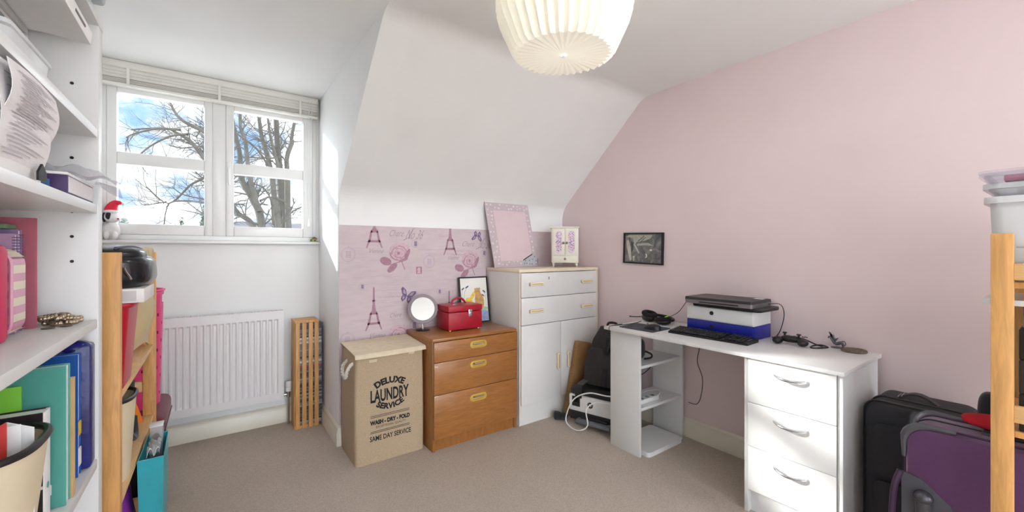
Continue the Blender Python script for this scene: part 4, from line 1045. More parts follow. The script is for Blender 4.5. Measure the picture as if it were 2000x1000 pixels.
# stacked storage boxes
def plastic_box(lab, x0, x1, y0, y1, z0, z1, rim, lid=False, M_=FROST):
    t = thing('storage_box', lab, 'storage box', ((x0+x1)/2, (y0+y1)/2, z0), 0, 'plastic storage boxes on the pine unit')
    cx, cy = (x0+x1)/2, (y0+y1)/2; w, d = x1-x0, y1-y0; m = MB()
    prof = [(.90, z0+.0004), (.93, z0+.012), (.985, z1-.02), (1.0, z1-.004), (.97, z1-.004), (.955, z1-.02), (.90, z0+.014), (.87, z0+.006)]
    V = [[m.bm.verts.new((cx+x*1, cy+y*1, z)) for x, y in rrect(w*k, d*k, .03, 4)] for k, z in prof]
    n = len(V[0])
    for A, B in zip(V, V[1:]):
        for i in range(n): m.bm.faces.new((A[i], A[(i+1) % n], B[(i+1) % n], B[i]))
    m.bm.faces.new(V[0][::-1]); m.bm.faces.new(V[-1])
    m.build('tub', M_, t)
    m = MB(); a = rrect(w+.02, d+.02, .036, 4); b = rrect(w-.02, d-.02, .03, 4); n = len(a)
    m.poly([(cx+x, cy+y, z1-rim) for x, y in a] + [(cx+x, cy+y, z1) for x, y in a] + [(cx+x, cy+y, z1) for x, y in b] + [(cx+x, cy+y, z1-rim) for x, y in b],
           [[k*n+i, k*n+(i+1) % n, ((k+1) % 4)*n+(i+1) % n, ((k+1) % 4)*n+i] for k in range(4) for i in range(n)]).build('rim', M_, t)
    if lid: MB().prism(rrect(w+.022, d+.022, .036, 4, cx, cy), lambda x, y: (x, y, z1+.0005), lambda x, y: (x, y, z1+.008)).build('lid', M_, t)
    return t
MILK = clear_mat('milky_plastic', (.95, .955, .96), .80, .3, (.92, .925, .93))
plastic_box('large milky storage box, lowest of the stack on the pine unit', 1.930, 2.25, -.125, .176, 1.1585, 1.415, .020, M_=MILK)
plastic_box('shallow clear storage box, second in the stack on the pine unit', 1.928, 2.252, -.127, .178, 1.4158, 1.455, .016)
plastic_box('shallow clear storage box with magenta contents, top of the stack', 1.926, 2.255, -.130, .186, 1.4558, 1.488, .010, True, CLEARP)
o = MB().box(1.950, 2.21, -.09, .145, 1.4625, 1.482, .004).build('folder', mat('magenta_card', (.80, .10, .42), .5)); tag(o, 'magenta folder inside the top clear storage box', 'folder')
o = MB().box(1.96, 2.2, -.09, .12, 1.1730, 1.36, .02).build('bedding_pack', mat('pale_linen', (.88, .88, .86), .9, var=.05)); tag(o, 'pale folded linen inside the large milky box', 'linen')
o = MB().box(1.96, 2.2, -.09, .12, 1.4305, 1.440, .004).build('paper_pack', mat('greyish_papers', (.70, .66, .68), .8, var=.1)); tag(o, 'grey-mauve papers inside the second clear box', 'papers')
for i, (z, h, c, lab) in enumerate(((.7185, .11, (.12, .12, .13), 'black disc player box at the bottom of the pine bay'), (.829, .10, (.16, .16, .17), 'dark grey media box, second in the pine bay'), (.930, .09, (.08, .08, .09), 'black media box, third in the pine bay'))):
    t = thing('media_box', lab, 'media box', (2.1, -.02, z), 0, 'media boxes in the pine bay')
    MB().box(1.925, 2.30, -.15, .115, z+.0003, z+h, .004).build('case', mat('media_%d' % i, c, .4, var=.1), t)
    for k in range(4): MB().box(1.9235, 1.9255, .095-k*.06-.03, .095-k*.06, z+.02, z+h-.025).build('front_panel', mat('media_silver', (.50, .54, .60), .3, metal=.4), t)
    MB().box(1.9235, 1.926, -.14, .105, z+h-.014, z+h-.006).build('front_strip', GREYP, t)
t = thing('tray_lid', 'white plastic tray lid poking out past the pine post', 'lid', (2.1, .05, 1.0205))
MB().prism(rrect(.34, .24, .03, 4, 2.12, -.01), lambda x, y: (x, y, 1.0205), lambda x, y: (x, y, 1.085)).build('tray', GREYP, t)
MB().prism(rrect(.36, .31, .03, 4, 2.12, .035), lambda x, y: (x, y, 1.0855), lambda x, y: (x, y, 1.102)).build('cover', WPL, t)

# ------------------------------------------------------------------ white bookcase at the left
bk = thing('bookcase', 'tall white bookcase filling the left edge', 'bookcase', (-.39, .95, 0))
BX0, BX1, BY0, BY1 = -.555, -.232, .35, 1.43
MB().box(BX0, BX1, BY1, BY1+.042, 0, 1.83, .001).build('side_panel', LAM, bk)
MB().box(BX0, BX1, BY0-.03, BY0, 0, 1.83, .001).build('side_panel', LAM, bk)
for z in (.10, .736, 1.081, 1.364, 1.551): MB().box(BX0+.004, BX1-.002, BY0, BY1, z-.021, z, .001).build('shelf', LAM, bk)
MB().box(BX0, BX1+.002, BY0-.03, BY1+.042, 1.807, 1.83, .001).build('top_board', LAM, bk)
MB().box(BX0, BX0+.004, BY0, BY1, .08, 1.807).build('back_board', LAM, bk)
h0 = MB().lathe([(0, -.0008), (.0036, -.0008), (.0036, .0003)], (0, 0, 0), 10, 'y').build('peg_hole', BLACK, bk, local=True)
h0.location = Vector((-.278, BY1, 1.655)) - bk.location
for z in (1.535, 1.475, 1.345, 1.285, 1.225): share(h0, Vector((-.278, BY1, z)) - bk.location, bk)

# top: silver box
t = thing('device_case', 'silver-grey box shaped device on top of the bookcase', 'device', (-.30, 1.33, 1.83))
MB().box(-.42, -.210, 1.285, 1.372, 1.8305, 1.98, .008).build('case', mat('silver_plastic', (.66, .69, .72), .35, metal=.3), t)
MB().box(-.400, -.23, 1.283, 1.286, 1.85, 1.96).build('grille', GREYP, t)
MB().box(-.212, -.207, 1.30, 1.36, 1.845, 1.97, .002).build('front_plate', mat('pale_silver', (.80, .82, .85), .3), t)
# shelf 1: photo frame, tub, folded bag
ph = thing('photo_collage', 'silver-framed photo collage standing on the upper bookcase shelf', 'photo frame', (-.35, 1.1, 1.551))
MB().box(-.352, -.340, .72, 1.372, 1.5515, 1.742, .002).build('backing', PAPER, ph)
m = MB()
m.box(-.341, -.334, .72, 1.372, 1.728, 1.742, .002).box(-.341, -.334, .72, 1.372, 1.5515, 1.566, .002).box(-.341, -.334, 1.358, 1.372, 1.566, 1.728, .002).box(-.341, -.334, .72, .734, 1.566, 1.728, .002)
m.build('frame', mat('silver_frame', (.80, .80, .79), .35, metal=.3), ph)
cols = [(.40, .34, .36), (.55, .44, .42), (.30, .34, .40), (.62, .55, .50), (.36, .30, .34), (.48, .50, .52)]
for r_ in range(2):
    for k in range(7):
        y = 1.345 - k*.085; z = 1.578 + r_*.075
        MB().box(-.341, -.3385, y-.078, y, z, z+.066).build('photo', mat('snapshot_%d' % ((k*2+r_*3) % 6), cols[(k*2+r_*3) % 6], .4, var=.5, scale=40), ph, smooth=False)
tb = thing('plastic_tub', 'white translucent plastic tub on the upper bookcase shelf', 'tub', (-.275, 1.18, 1.551))
m = MB(); V = []
for k, z in ((.84, 1.5514), (.97, 1.628), (1.06, 1.630), (1.07, 1.637), (.95, 1.637), (.93, 1.63), (.82, 1.556)):
    V.append([m.bm.verts.new((-.303+x, 1.16+y, z)) for x, y in rrect(.052*k, .22*k, .014, 4)])
n = len(V[0])
for A, B in zip(V, V[1:]):
    for i in range(n): m.bm.faces.new((A[i], A[(i+1) % n], B[(i+1) % n], B[i]))
m.bm.faces.new(V[0][::-1]); m.bm.faces.new(V[-1]); m.build('tub', mat('white_tub', (.93, .935, .94), .35, translucent=.3), tb)
fb = thing('plastic_wallet', 'crumpled white document wallet lying over the photo collage', 'wallet', (-.33, 1.12, 1.743))
def wal(u, v):
    x = -.46 + .225*u; y = .80 + .585*v; return (x, y, 1.782 + .006*math.sin(u*5+v*3) - .018*max(0, u-.6) - .012*v*u)
MB().slab(wal, 10, 16, (0, 0, -.004)).build('upper_sheet', PAPER, fb)
MB().slab(lambda u, v: (-.45+.213*u, .81+.570*v, 1.7435 + .010*(1-u)*v*0 + .012*math.sin(u*2.2)*(.3+.7*(1-v)) - .018*max(0, u-.65)), 10, 16, (0, 0, -.0015)).build('lower_sheet', PAPER, fb)
MB().slab(lambda u, v: Vector(wal(1, v)).lerp(Vector((-.237, .81+.570*v, 1.744 + .012*math.sin(2.2)*(.3+.7*(1-v)) - .0063)), u), 4, 16, (-.002, 0, 0)).build('fold', PAPER, fb)
MB().box(-.242, -.2345, 1.24, 1.32, 1.755, 1.760).build('slot', GREYP, fb)
# shelf 2: paper file, purple box, film
pf = thing('document_file', 'bulging white document file with loose printed sheets on the bookcase', 'document file', (-.30, .96, 1.364))
MB().box(-.46, -.242, .84, 1.055, 1.3645, 1.505, .003).build('file_box', PAPER, pf)
MB().box(-.465, -.237, .82, .838, 1.3645, 1.524, .002).build('spine_board', mat('dark_binding', (.22, .16, .18), .6), pf)
PRT = mat('printed_sheet', (.90, .885, .89), .7, var=.05, scale=90, stretch=(1, 1, 8))
for k, (dx, y0, y1) in enumerate(((.004, .84, 1.045), (.014, .85, 1.06))):
    MB().slab(lambda u, v: (-.240+dx+.012*math.sin(v*4+k)*v, y0+(y1-y0)*u+.01*math.sin(v*3), 1.513 - (.145-.05*k)*v + .006*math.sin(u*3)), 8, 10, (-.001, 0, 0)).build('loose_sheet', PRT, pf)
m = MB()
for k in (0, 1):
    for i in range(20):
        v = .12 + i*.04; dx, y0, y1 = ((.004, .84, 1.045), (.014, .85, 1.06))[k]
        u0, u1 = .12 + .05*(i % 3), .9 - .12*(i % 4)
        pts = []
        for q in range(7):
            u = u0+(u1-u0)*q/6; pts.append((-.2392+dx+.012*math.sin(v*4+k)*v+.0008, y0+(y1-y0)*u+.01*math.sin(v*3), 1.513-(.145-.05*k)*v+.006*math.sin(u*3)))
        for a, b in zip(pts, pts[1:]): m.poly([a, b, (b[0], b[1], b[2]+.0016), (a[0], a[1], a[2]+.0016)], [[0, 1, 2, 3]])
m.build('printed_text', mat('faint_print', (.70, .68, .70), .8), pf, smooth=False)['kind'] = 'stuff'
MB().slab(lambda u, v: (-.232+.004*u, 1.0+.022*u, 1.366+.028*v*(1-abs(u-.5))), 4, 4, (-.003, 0, 0)).build('black_clip', BLACK, pf)
px = thing('craft_box', 'flat purple box with white label end on the bookcase shelf', 'box', (-.31, 1.30, 1.364))
MB().box(-.41, -.238, 1.19, 1.405, 1.3645, 1.402, .001).build('body', mat('deep_violet_card', (.24, .13, .36), .45, var=.1), px)
MB().box(-.411, -.237, 1.189, 1.406, 1.4025, 1.408, .001).build('lid', PAPER, px)
MB().box(-.2378, -.2366, 1.197, 1.398, 1.3685, 1.400).build('label', PRT, px)
MB().box(-.275, -.262, 1.1885, 1.1902, 1.375, 1.392).build('print_spot', mat('sky_spot', (.25, .45, .65), .5), px)
MB().box(-.315, -.30, 1.1885, 1.1902, 1.382, 1.394).build('print_spot', mat('amber_spot', (.75, .55, .20), .5), px)
FILM = clear_mat('cling_film', (.97, .97, .98), .28, .15, (.95, .95, .96))
o = MB().slab(lambda u, v: (-.30+.09*u + .02*v, 1.20+.235*v*(.6+.4*u) , 1.412+.012*abs(math.sin(u*6+v*4))+.006*math.sin(v*9)), 10, 12, (0, 0, .0008)).build('clear_film', FILM)
tag(o, 'crinkled clear film lying on the purple box', 'film')
o = MB().slab(lambda u, v: (-.235+.045*u, 1.405+.055*v, 1.412-.018*u+.01*math.sin(v*3+u*2)), 6, 6, (0, 0, .0008)).build('clear_film', FILM)
tag(o, 'stiff clear film corner sticking out past the bookcase panel', 'film')
# shelf 3: pink folder, notebooks, tin, beads
def book(name, lab, cat, x0, x1, y0, y1, z0, z1, M_, page=None, group=None):
    t = thing(name, lab, cat, ((x0+x1)/2, (y0+y1)/2, z0), 0, group)
    MB().box(x0, x1, y0, y0+.0022, z0+.0004, z1, .0006, 1).build('cover', M_, t); MB().box(x0, x1, y1-.0022, y1, z0+.0004, z1, .0006, 1).build('cover', M_, t)
    MB().box(x0+.003, x1-.003, y0+.0024, y1-.0024, z0+.002, z1-.003).build('pages', page or PAPER, t)
    return t
ROSE = mat('dusty_rose_card', (.72, .40, .46), .75, var=.06)
t = book('folder', 'dusty pink card folder upright on the middle bookcase shelf', 'folder', -.52, -.316, 1.340, 1.352, 1.081, 1.322, ROSE, mat('tan_edge', (.80, .66, .48), .7))
MB().box(-.348, -.338, 1.3388, 1.3402, 1.088, 1.118).build('sticker', mat('pale_tan_label', (.82, .72, .52), .6), t)
for k, (y0, c, zt, x1, lab) in enumerate(((1.300, (.60, .48, .66), 1.295, -.331, 'lilac spiral notebook beside the dusty pink folder'), (1.270, (.74, .60, .72), 1.285, -.328, 'pale pink spiral notebook behind the striped tin'))):
    t = book('spiral_notebook', lab, 'notebook', -.50, x1, y0, y0+.022, 1.081, zt, mat('notebook_%d' % k, c, .5, var=.12, scale=30), None, 'spiral notebooks on the bookcase')
    m = MB()
    for i in range(34):
        z = 1.089 + i*.0059
        if z < zt-.006: torus(m, (x1-.001, y0+.011, z), .0085, .0009, .8, 1.35, 10, 4)
    m.build('spiral_binding', mat('violet_wire', (.42, .34, .55), .35, metal=.4), t)
tn = thing('striped_tin', 'pink and cream striped rounded tin case on the bookcase', 'tin', (-.40, 1.2, 1.081))
STP, STC = mat('tin_pink', (.85, .62, .72), .35), mat('tin_cream', (.92, .88, .78), .35)
PT = rrect(.16, .170, .03, 5, -.387, 1.170)
zs = [1.168-.086 + .172*i/11 for i in range(12)]
def clampz(P, a, b): return [(x, min(max(z, a), b)) for x, z in P]
for i in range(11):
    Q = clampz(PT, zs[i], zs[i+1])
    MB().prism(Q, lambda x, z: (x, 1.175, z), lambda x, z: (x, 1.245, z)).build('stripe', STP if i % 2 else STC, tn, smooth=False)
MB().prism(rrect(.150, .162, .026, 5, -.387, 1.168), lambda x, z: (x, 1.166, z), lambda x, z: (x, 1.1755, z)).build('face', mat('tin_magenta', (.78, .10, .40), .4), tn, smooth=False)
MB().tube([(x, 1.172, z) for x, z in PT], .003, 6, closed=True).build('beading', STP, tn)
o = MB().box(-.50, -.305, 1.10, 1.160, 1.0815, 1.262, .012).build('magenta_case', mat('hot_pink_case', (.80, .05, .33), .5)); tag(o, 'hot pink case at the left edge of the middle shelf', 'case')
o = MB().box(-.50, -.338, 1.262, 1.3225, 1.2955, 1.305, .002).build('green_booklet', mat('green_cover', (.40, .52, .36), .5, var=.35, scale=30)); tag(o, 'green patterned booklet lying on the spiral notebooks', 'booklet')
bd_ = thing('bead_necklace', 'coiled dark silver bead necklace on the middle bookcase shelf', 'necklace', (-.29, 1.37, 1.081))
r5 = random.Random(2); b0 = None
for i in range(120):
    a = i*.41; rr_ = .55+.45*math.sin(i*1.7); x = -.288 + .034*rr_*math.cos(a); y = 1.380 + .034*rr_*math.sin(a); z = 1.0872 + .0085*(i % 3) * (1-abs(rr_)*.35)
    if b0 is None:
        b0 = MB().blob((0, 0, 0), (.0055, .0055, .0055), n=8, m=6).build('bead', mat('bead_metal', (.70, .64, .55), .22, metal=.85), bd_, local=True); b0.location = Vector((x, y, z)) - bd_.location
    else: share(b0, Vector((x, y, z)) - bd_.location, bd_)
for x, y, lab in ((-.268, 1.335, 'small bronze disc on the shelf edge before the beads'), (-.292, 1.315, 'small bronze disc beside the pink folder base')):
    tag(MB().lathe([(0, 1.0813), (.010, 1.0813), (.011, 1.0822), (.010, 1.0835), (0, 1.0835)], (x, y, 0), 20).build('token', mat('bronze_token', (.45, .36, .30), .4, metal=.6)), lab, 'token', 'tokens on the shelf')
# shelf 4: folders, bag, magazine bin
S4 = .736
o = MB().box(-.50, -.236, 1.372, 1.422, S4+.0005, 1.030, .008).blob((-.275, 1.398, 1.02), (.040, .024, .018), .8, .2, 20).build('carrier_bag', mat('navy_film', (.10, .13, .42), .25, var=.2, scale=12, bump=.8, bscale=25)); tag(o, 'shiny navy blue carrier bag upright at the end of the lower shelf', 'bag')
def folder(name, lab, x1, y0, y1, zt, col, r=.4, x0=-.51, M_=None):
    return book(name, lab, 'folder', x0, x1, y0, y1, S4, zt, M_ or mat('folder_%s' % name+lab[:8], col, r, var=.06), None, 'folders on the lower bookcase shelf')
t = folder('folder', 'bright blue folder beside the navy bag', -.250, 1.335, 1.360, 1.015, (.09, .33, .65))
MB().box(-.2505, -.2485, 1.338, 1.357, .76, .80).build('spine_label', PAPER, t); MB().box(-.2505, -.2485, 1.338, 1.357, .83, .86).build('spine_label', mat('yellow_label', (.88, .75, .25), .5), t)
folder('folder', 'tan card folder between blue and aqua folders', -.238, 1.236, 1.250, .985, (.78, .64, .45))
AQUA = clear_mat('aqua_film', (.62, .90, .86), .55, .2, (.45, .76, .72))
t = folder('folder', 'translucent aqua plastic folder on the lower shelf', -.242, 1.203, 1.233, 1.018, None, M_=AQUA)
o = MB().box(-.49, -.258, 1.2055, 1.2075, S4+.03, .955).build('insert_sheet', mat('slate_sheet', (.24, .32, .33), .5, var=.2), t)
MB().box(-.285, -.262, 1.2005, 1.2025, .765, .785).build('price_label', PAPER, t)
t = folder('ring_binder', 'black and white patterned ring binder behind the cream bin', -.262, 1.150, 1.190, .945, (.16, .12, .14))
MB().box(-.266, -.2605, 1.1515, 1.1885, S4+.001, .944, .001).build('spine', PAPER, t); MB().lathe([(0, -.001), (.006, -.001), (.006, .001)], (-.2605, 1.17, .80), 14, 'x').build('finger_ring', CHROME, t)
MB().box(-.51, -.262, 1.1495, 1.1510, .800, .806).build('white_band', PAPER, t)
o = MB().box(-.50, -.300, 1.194, 1.198, S4+.0005, .990, .001).build('green_folder', mat('lime_card', (.50, .80, .22), .6, var=.05)); tag(o, 'lime green card folder standing inside the aqua folder row', 'folder')
BINC = mat('cream_bin_board', (.86, .80, .68), .7, var=.04)
def oval_bin(name, lab, cx, cy, z0, h, rx0, ry0, rx1, ry1, cat='magazine bin'):
    t = thing(name, lab, cat, (cx, cy, z0), 0, 'cream bins with black rims')
    m = MB(); n = 36
    def ring(rx, ry, z): return [m.bm.verts.new((cx + rx*math.copysign(abs(math.cos(a))**.7, math.cos(a)), cy + ry*math.copysign(abs(math.sin(a))**.7, math.sin(a)), z)) for a in (2*math.pi*k/n for k in range(n))]
    V = [ring(rx0, ry0, z0+.0004), ring(rx1, ry1, z0+h), ring(rx1-.003, ry1-.003, z0+h), ring(rx0-.003, ry0-.003, z0+.006)]
    for A, B in zip(V, V[1:]):
        for i in range(n): m.bm.faces.new((A[i], A[(i+1) % n], B[(i+1) % n], B[i]))
    m.bm.faces.new(V[0][::-1]); m.bm.faces.new(V[-1]); m.build('body', BINC, t)
    def sq(a, r1, r2): return (cx + r1*math.copysign(abs(math.cos(a))**.7, math.cos(a)), cy + r2*math.copysign(abs(math.sin(a))**.7, math.sin(a)), z0+h)
    MB().tube([sq(2*math.pi*k/48, rx1-.001, ry1-.001) for k in range(48)], .0062, 8, closed=True).build('rim', BLACK, t)
    return t
oval_bin('magazine_bin', 'cream waste bin with black rim full of papers on the bookcase', -.315, 1.035, S4, .195, .062, .070, .080, .100)
for k in range(5):
    a = .3*k; o = MB().slab(lambda u, v: (-.325+.012*k+.03*u, .985+.012*k, .80 + .145*v+.02*u*math.sin(k)+.006*k), 3, 4, (.002, .0012, 0)).build('leaflet', PAPER if k != 2 else mat('red_leaflet', (.80, .20, .16), .6))
    tag(o, 'white leaflet poking out of the cream bin on the bookcase' if k != 2 else 'red leaflet poking out of the cream bin on the bookcase', 'leaflet', 'leaflets in the bookcase bin')
o = MB().box(-.50, -.42, 1.00, 1.14, S4+.0005, .96, .003).build('book', mat('maroon_cover', (.30, .10, .12), .6)); tag(o, 'maroon book at the back of the lower bookcase shelf', 'book')

# ------------------------------------------------------------------ pine shelf unit at the left with its things
ps = thing('pine_shelf_unit', 'pine ladder shelf unit standing beside the white bookcase', 'shelf unit', (-.38, 2.04, 0))
for y in (1.588, 2.458):
    for x in (-.258, -.530): MB().box(x, x+.044, y, y+.032, 0, 1.246, .002).build('post', PINE, ps)
    for z in (1.15, .62, .08): MB().box(-.486, -.258, y+.006, y+.026, z, z+.045, .002).build('rung', PINE_Y, ps)
for z in (.83, .515, .16):
    for k in range(3):
        x = -.526 + k*.104; MB().box(x, x+.096, 1.590, 2.488, z-.018, z, .001).build('shelf_slat', PINE_Y, ps) if False else MB().box(x, x+.096, 1.622, 2.456, z-.018, z, .001).build('shelf_slat', PINE_Y, ps)
def tub(name, lab, cat, cx, cy, z0, h, w0, d0, w1, d1, M_, rim=None):
    t = thing(name, lab, cat, (cx, cy, z0)); m = MB(); V = []
    for w_, d_, z in ((w0, d0, z0+.0004), (w1, d1, z0+h), (w1-.008, d1-.008, z0+h), (w0-.008, d0-.008, z0+.008)):
        V.append([m.bm.verts.new((cx+x, cy+y, z)) for x, y in rrect(w_, d_, .03, 5)])
    n = len(V[0])
    for A, B in zip(V, V[1:]):
        for i in range(n): m.bm.faces.new((A[i], A[(i+1) % n], B[(i+1) % n], B[i]))
    m.bm.faces.new(V[0][::-1]); m.bm.faces.new(V[-1]); m.build('tub', M_, t)
    pts = [(cx+x, cy+y, z0+h-.006) for x, y in rrect(w1+.008, d1+.008, .032, 5)]
    MB().tube(pts, .008, 6, closed=True).build('rim', M_ if rim is None else rim, t)
    return t
CRIM = mat('crimson_plastic', (.72, .06, .16), .35, var=.05)
tub('storage_tub', 'crimson plastic tub on the pine shelf unit', 'tub', -.325, 1.79, .83, .262, .20, .20, .236, .24, CRIM)
t = thing('flat_carton', 'white flat carton resting on the crimson tub', 'carton', (-.31, 1.80, 1.093))
MB().box(-.450, -.172, 1.675, 1.930, 1.0935, 1.136, .002).build('carton', mat('satin_white_card', (.88, .86, .85), .4), t)
MB().box(-.40, -.19, 1.6742, 1.6752, 1.099, 1.130).build('label', mat('silver_label', (.78, .76, .76), .35), t)
t = thing('black_holdall', 'glossy black bag heaped on the pine shelf unit', 'bag', (-.31, 1.82, 1.136))
MB().blob((-.300, 1.83, 1.188), (.138, .165, .056), .5, .06, 9, seed=1, flat=1.1365).blob((-.330, 1.84, 1.235), (.150, .175, .036), .7, .12, 12, seed=4).build('body', mat('glossy_black_vinyl', (.07, .075, .09), .22, var=.1, bump=.5, bscale=25), t)
MB().tube(bez([(-.215, 1.662, 1.20), (-.212, 1.660, 1.19), (-.204, 1.660, 1.175), (-.200, 1.662, 1.165)], 5), .003, 6).build('zip_pull', CHROME, t)
MB().tube(bez([(-.24, 1.70, 1.258), (-.21, 1.78, 1.262), (-.20, 1.90, 1.25), (-.21, 1.97, 1.225)], 5), .005, 6).build('strap', mat('grey_webbing', (.35, .36, .40), .8), t)
YB_ = clear_mat('cream_film', (.97, .94, .82), .62, .25, (.90, .84, .66))
o = MB().slab(lambda u, v: (-.262+.050*math.sin(u*2.8)+.010*math.sin(v*9+u*4), 2.10+.33*u, 1.245-.385*v + .02*math.sin(u*5)), 14, 16, (-.004, 0, 0)).build('carrier_bag', YB_)
tag(o, 'limp cream plastic carrier bag draped in the pine shelf unit', 'bag')
o = MB().slab(lambda u, v: (-.30+.07*u, 2.20+.2*v, 1.236+.022*math.sin(u*4+v*6)+.01*v), 8, 8, (0, 0, -.003)).build('paper_bundle', PAPER); tag(o, 'crumpled white paper on top of the cream carrier bag', 'paper')
t = tub('storage_tub', 'clear pinkish plastic tub behind the crimson tub', 'tub', -.345, 2.015, .83, .25, .17, .15, .20, .165, clear_mat('pinkish_clear', (.97, .90, .92), .45, .2, (.90, .80, .83)))
oval_bin('waste_bin', 'cream bin with black rim on the lower pine shelf', -.288, 1.84, .515, .262, .062, .075, .078, .100, 'waste bin')
for k in range(6):
    o = MB().blob((-.32+.022*(k % 3), 1.80+.03*(k//3)+.01*k, .735+.008*k), (.028, .026, .018), 1, .5, 40, n=12, m=8, seed=k).build('tissue', PAPER)
    tag(o, 'crumpled white tissue in the cream bin on the pine shelf', 'tissue', 'tissues in the pine shelf bin')
t = thing('quilted_bag', 'black quilted bag squeezed upright on the lower pine shelf', 'bag', (-.37, 2.16, .515))
QF = mat('black_quilt', (.10, .10, .125), .7, var=.15, scale=30, bump=.6, bscale=60)
def quilt(u, v):
    a = u*2*math.pi; w = .115*(1-.25*v); c, s = math.cos(a), math.sin(a)
    k = 1 + .05*abs(math.sin(v*16)) ; x = -.375 + w*math.copysign(abs(c)**.5, c)*k + .025*v; y = 2.13 + .10*math.copysign(abs(s)**.5, s)*k + .10*v
    return (x, y, .516 + .285*v)
m = MB(); m.grid(quilt, 36, 24, True); m.poly([quilt(k/36, 0) for k in range(36)], [list(range(36))]); m.poly([quilt(k/36, 1) for k in range(36)], [list(range(36))]); m.build('body', QF, t)
MB().tube(bez([(-.255, 2.03, .60), (-.245, 2.06, .56), (-.245, 2.12, .55), (-.255, 2.18, .60)], 5), .012, 8).build('side_strap', BLACKF, t)
o = MB().lathe([(.0, .5155), (.035, .5155), (.030, .54), (.008, .615), (.004, .617)], (-.285, 2.385, 0), 20).build('toy_cone', mat('orange_plastic', (.95, .50, .08), .4)); tag(o, 'small orange cone on the lower pine shelf', 'cone')
t = thing('clear_box', 'small clear plastic box poking out of the turquoise gift bag', 'box', (-.18, 2.17, .40))
MB().box(-.205, -.165, 2.145, 2.195, .40, .555, .002).build('box', clear_mat('clear_acetate', (.95, .95, .96), .38, .15, (.90, .90, .92)), t)
MB().box(-.206, -.164, 2.144, 2.196, .5555, .561, .001).build('lid', WPL, t)
MB().lathe([(.011, 0), (.011, -.0015), (.006, -.002), (0, -.001)], (-.185, 2.1445, .52), 20, 'y').build('round_sticker', mat('taupe_sticker', (.60, .56, .53), .5), t)
o = MB().blob((-.340, 1.98, .30), (.108, .15, .145), .8, .12, 16, seed=9, flat=.1605).build('padded_jacket', mat('violet_nylon', (.55, .22, .66), .4, var=.1, bump=1., bscale=40)); tag(o, 'bundled violet padded jacket on the bottom pine shelf', 'jacket')
t = thing('gift_bag', 'turquoise gloss gift bag standing on the carpet by the pine unit', 'bag', (-.178, 2.08, 0))
TURQ = mat('turquoise_gloss', (.20, .66, .72), .3, var=.08, bump=.3, bscale=14)
def bagw(fx):
    return fx
m = MB(); V = []
for k, z in ((1, .0006), (1, .51), (.94, .51), (.94, .004)):
    V.append([m.bm.verts.new(p) for p in ((-.178-.030*k*(1 if z < .1 else 1.35), 2.07-.13*k, z), (-.178+.018*k*(1 if z < .1 else 1.5), 2.10-.10*k, z - (.02 if z > .3 else 0)), (-.178+.020*k*(1 if z < .1 else 1.3), 2.10+.11*k, z), (-.178-.030*k*(1 if z < .1 else 1.2), 2.10+.11*k, z))])
for A, B in zip(V, V[1:]):
    for i in range(4): m.bm.faces.new((A[i], A[(i+1) % 4], B[(i+1) % 4], B[i]))
m.bm.faces.new(V[0][::-1]); m.bm.faces.new(V[-1]); m.build('body', TURQ, t, smooth=False)
o = MB().slab(lambda u, v: (-.200+.035*u, 2.00+.10*v, .495+.035*abs(math.sin(u*5+v*7))), 10, 10, (0, 0, -.004)).build('tissue_paper', PAPER, t)

# stool and pink basket beyond
st = thing('storage_stool', 'burgundy padded stool with black body below the window', 'stool', (-.36, 2.74, 0))
BURG = mat('burgundy_leatherette', (.42, .10, .19), .4, var=.12, scale=40, bump=.25, bscale=300)
MB().box(-.530, -.212, 2.545, 2.955, .0005, .375, .010).build('body', mat('black_leatherette', (.10, .08, .09), .45), st)
def seat(u, v):
    return None
MB().box(-.540, -.190, 2.530, 2.965, .375, .475, .035, 4).build('padded_seat', BURG, st)
MB().tube([(-.54+.35*0, 2.53, .392), (-.19, 2.53, .392), (-.19, 2.965, .392)], .003, 6).build('seam', BURG, st)
pb = thing('laundry_tub', 'tall hot pink perforated flexible basket standing on the stool', 'basket', (-.37, 2.80, .475))
HP = mat('hot_pink_plastic', (.90, .22, .50), .35, var=.03)
# perforated wall: lattice of quads with gaps
m = MB(); nA, nZ = 48, 26; V = {}
def bw(a, z):
    r = 1 - .10*(1-z); return (-.356 + .146*r*math.cos(a), 2.79 + .15*r*math.sin(a), .4758 + .575*z)
def wallpt(i, j): return m.bm.verts.new(bw(2*math.pi*i/nA, j/nZ))
G = [[wallpt(i, j) for j in range(nZ+1)] for i in range(nA)]
for i in range(nA):
    for j in range(nZ):
        q = [G[i][j], G[(i+1) % nA][j], G[(i+1) % nA][j+1], G[i][j+1]]
        hole = 2 <= j <= 20 and ((j//2) % 2 == 0 and i % 4 in (0,) and j % 2 == 0 or (j//2) % 2 == 1 and i % 4 == 2 and j % 2 == 0)
        grip = j in (23, 24) and (i % 24) in (22, 23, 0, 1, 2)
        if hole or grip:
            if hole:
                c = [v.co.copy() for v in q]; ctr = sum(c, Vector())/4; inner = [m.bm.verts.new(ctr + (p-ctr)*.72) for p in c]
                for k in range(4): m.bm.faces.new((q[k], q[(k+1) % 4], inner[(k+1) % 4], inner[k]))
            continue
        m.bm.faces.new(q)
m.bm.faces.new([G[i][0] for i in range(nA)][::-1])
o = m.build('perforated_wall', HP, pb)
sm = o.modifiers.new('thick', 'SOLIDIFY'); sm.thickness = .004; sm.offset = -1
MB().tube([bw(2*math.pi*k/48, 1) for k in range(48)], .006, 8, closed=True).build('rim', HP, pb)

